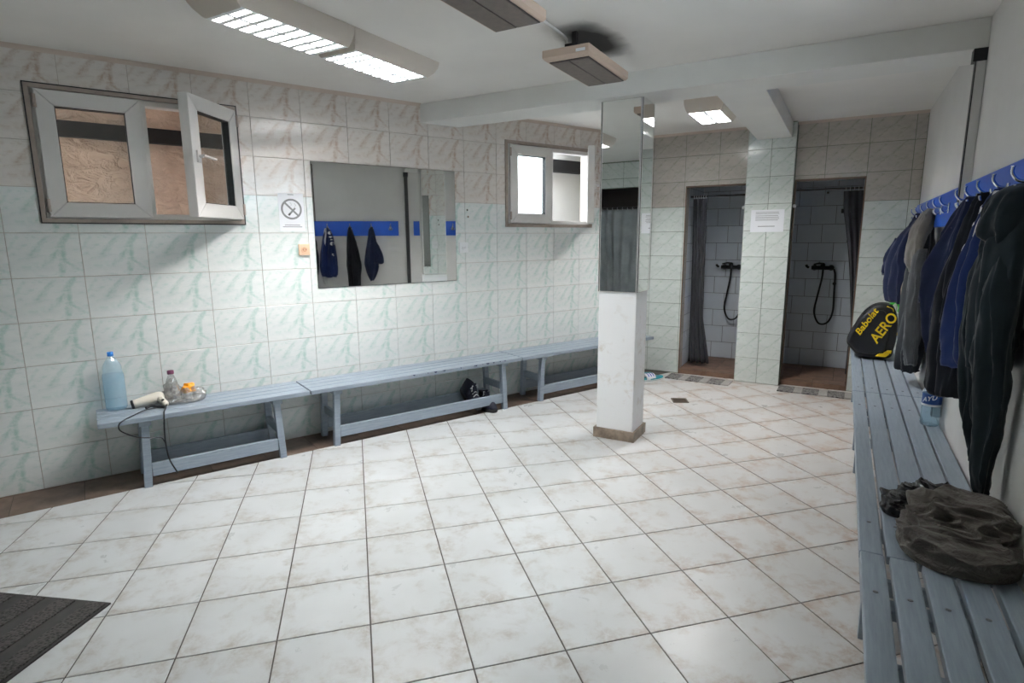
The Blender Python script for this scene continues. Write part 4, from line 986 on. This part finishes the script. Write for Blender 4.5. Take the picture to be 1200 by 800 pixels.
curtain('shower_curtain', ((-1.425, 6.335, 0), (-1.285, 6.335, 0)), .10, 1.84, lambda p, t, u: p+Vector((.02*t+.10*max(0, t-.72)*u*3, .03*math.sin(t*3), 0)), 4, .028, 'curtain_dark', 'dark grey shower curtain gathered at the left side of the left stall', ((-1.452, 6.335, 1.862), (-.748, 6.335, 1.862)), 6)
curtain('shower_curtain', ((.150, 6.345, 0), (-.055, 6.345, 0)), .12, 1.86, lambda p, t, u: p+Vector((u*.17*min(1, max(0, (t-.10))*1.6)+.02*math.sin(t*5), 0, 0)), 4, .026, 'curtain_dark', 'dark grey shower curtain gathered at the right side of the right stall', ((-.592, 6.345, 1.882), (.292, 6.345, 1.882)), 6)
curtain('alcove_curtain', ((-2.24, BY-.17, 0), (-3.44, BY-.17, 0)), .12, 1.84, lambda p, t, u: p+Vector((.05*math.sin(u*9+t*2), 0, 0)), 9, .034, 'curtain_grey', 'grey curtain on a rod in the opening seen only in the pillar mirror', ((-2.185, BY-.17, 1.862), (-3.495, BY-.17, 1.862)), 16)

# ------------------------------------------------------------------ mats, drain, footwear
def bath_mat(x0, x1, y0, y1, rz, lab):
    o = thing('bath_mat', ((x0+x1)/2, (y0+y1)/2, .0005), lab, 'mat', rz, 'woven bath mats at the shower doorways'); L, W_ = x1-x0, y1-y0
    u = L/6.6; x = -L/2
    for k in range(6):
        dark = k % 2 == 0; w_ = u*(1.45 if dark else .75)
        rows = []
        m = MB().box((x, -W_/2, 0), (x+w_, W_/2, .011 if dark else .013)); m.build('woven_band', 'mat_dark_pattern' if dark else 'mat_light', o, bevel=.004); x += w_
    return o
bath_mat(-1.520, -.885, 5.835, 6.060, -.06, 'dark and grey woven bath mat in front of the left shower doorway')
bath_mat(-.455, .175, 5.835, 6.060, -.01, 'dark and grey woven bath mat in front of the right shower doorway')
fm = thing('rubber_mat', (-2.455, 1.016, .0005), 'black rubber floor mat at the bottom left corner', 'mat', math.atan2(-.367, -.93))
MB().box((0, 0, 0), (1.0, .62, .007)).build('base', 'mat_rubber', fm, bevel=.002)
for k in range(7): MB().box((.012+k*.14, .012, .007), (.012+k*.14+.078, .608, .012)).build('ribbed_band', 'mat_honeycomb', fm)
dr = thing('floor_drain', (-1.180, 5.080, .0006), 'small square metal floor drain in the tiles near the showers', 'drain', math.radians(24))
MB().box((-.068, -.068, 0), (.068, .068, .002)).build('tray', 'drain_dark', dr)
m = MB(); ring2 = [(-.068, .068), (.056, .068)]
for a in ((-.068, -.068, .068, -.056), (-.068, .056, .068, .068), (-.068, -.056, -.056, .056), (.056, -.056, .068, .056)): m.box((a[0], a[1], .0015), (a[2], a[3], .005))
m.build('frame', 'drain_metal', dr)
for k in range(6): MB().box((-.056, -.046+k*.0175, .0015), (.056, -.038+k*.0175, .0045)).build('grate_bar', 'drain_metal', dr)

def shoe_outline(L, W, n=36):
    out = []
    for k in range(n):
        a = 2*PI*k/n; x = L/2*math.cos(a); w = W/2*(1.0+.16*math.cos(a)-.10*math.cos(2*a)); out.append((x, w*math.copysign(abs(math.sin(a))**.8, math.sin(a))))
    return out
def sneaker(loc, rz, lab, tilt=0):
    o = thing('sneaker', loc, lab, 'shoe', rz, 'pair of dark sneakers under the bench'); L, W = .285, .102
    if tilt: o.rotation_euler = (0, tilt, rz)
    P = shoe_outline(L, W)
    MB().quadgrid([[(x*.96, y*.92, 0) for x, y in P], [(x, y, .008) for x, y in P], [(x*1.0, y*1.0, .026+.008*max(0, -x/L)) for x, y in P], [(x*.97, y*.95, .030+.008*max(0, -x/L)) for x, y in P]]).build('sole', 'shoe_sole', o, True)
    rows = []
    for t, sc, zf in ((0, .97, 0), (.25, .96, .3), (.55, .90, .62), (.8, .74, .86), (1, .50, 1.0)):
        r = []
        for x, y in P:
            hgt = .055 if x > .06 else (.055+.050*min(1, (.06-x)/.12)); xs = x*(.98-.10*t)-(.030*t if x > 0 else -.004*t)
            r.append((xs, y*sc, .030+(hgt-.0)*zf))
        rows.append(r)
    MB().quadgrid(rows).build('upper', 'shoe_dark', o, True)
    MB().quadgrid([[(x*.42-.062, y*.50, z) for x, y in P] for z in (.100, .145)]+[[(x*.34-.062, y*.34, .146) for x, y in P]]).build('collar', 'shoe_dark', o, True)
    MB().bar((.030, 0, .098), (-.022, 0, .165), .045, .008).build('tongue', 'shoe_dark', o, bevel=.003)
    for k in range(4):
        f = k/3; MB().tube(spline([(.050-.065*f, -.028, .082+.038*f), (.046-.065*f, 0, .100+.038*f), (.050-.065*f, .028, .082+.038*f)], 5), .004, 6).build('lace', 'lace', o, True)
    for sy in (-1, 1): MB().tube(spline([(-.010, sy*.005, .142), (-.004, sy*.028, .158), (.012, sy*.036, .132)], 6), .0035, 6).build('lace_bow', 'lace', o, True)
    return o
sneaker(LP(2.515, .215, .094), LA-PI/2+.12, 'dark sneaker with white laces under the long bench, heel up on the rear rail', .50)
sneaker(LP(2.655, .265, .001), LA-PI/2-.05, 'dark sneaker with white laces flat on the floor beside the bench leg')
def slide(loc, rz, lab):
    o = thing('pool_slide', loc, lab, 'sandal', rz, 'pair of pool slides'); P = shoe_outline(.270, .105)
    MB().quadgrid([[(x*.97, y*.95, 0) for x, y in P], [(x, y, .006) for x, y in P], [(x, y, .020+.006*max(0, -x/.13)) for x, y in P], [(x*.94, y*.90, .024+.006*max(0, -x/.13)) for x, y in P]]).build('sole', 'slide_teal', o, True)
    MB().quadgrid([[(x*1.005, y*1.01, .004) for x, y in P], [(x*1.005, y*1.01, .012) for x, y in P]], True, False).build('sole_rim', 'slide_white', o, True)
    st = lambda x: [(x, .054*math.cos(PI*k/12), .012+.056*math.sin(PI*k/12)**.8) for k in range(13)]
    inn = lambda x: [(x, .048*math.cos(PI*k/12), .012+.050*math.sin(PI*k/12)**.8) for k in range(12, -1, -1)]
    MB().quadgrid([st(x)+inn(x) for x in (-.005, .03, .07, .105)]).build('strap', 'slide_white', o, True)
    for k in range(3):
        f = lambda x: [(x, .0555*math.cos(PI*j/12), .0125+.0575*math.sin(PI*j/12)**.8) for j in range(2, 11)]
        MB().quadgrid([f(.012+k*.030), f(.024+k*.030)], False, False).build('stripe', 'slide_blue', o, True)
    return o
slide((-1.625, 5.745, .001), math.radians(235), 'teal and white striped pool slide on the floor just right of the pillar')
slide((-1.775, 5.83, .001), math.radians(228), 'teal and white striped pool slide mostly hidden behind the pillar')
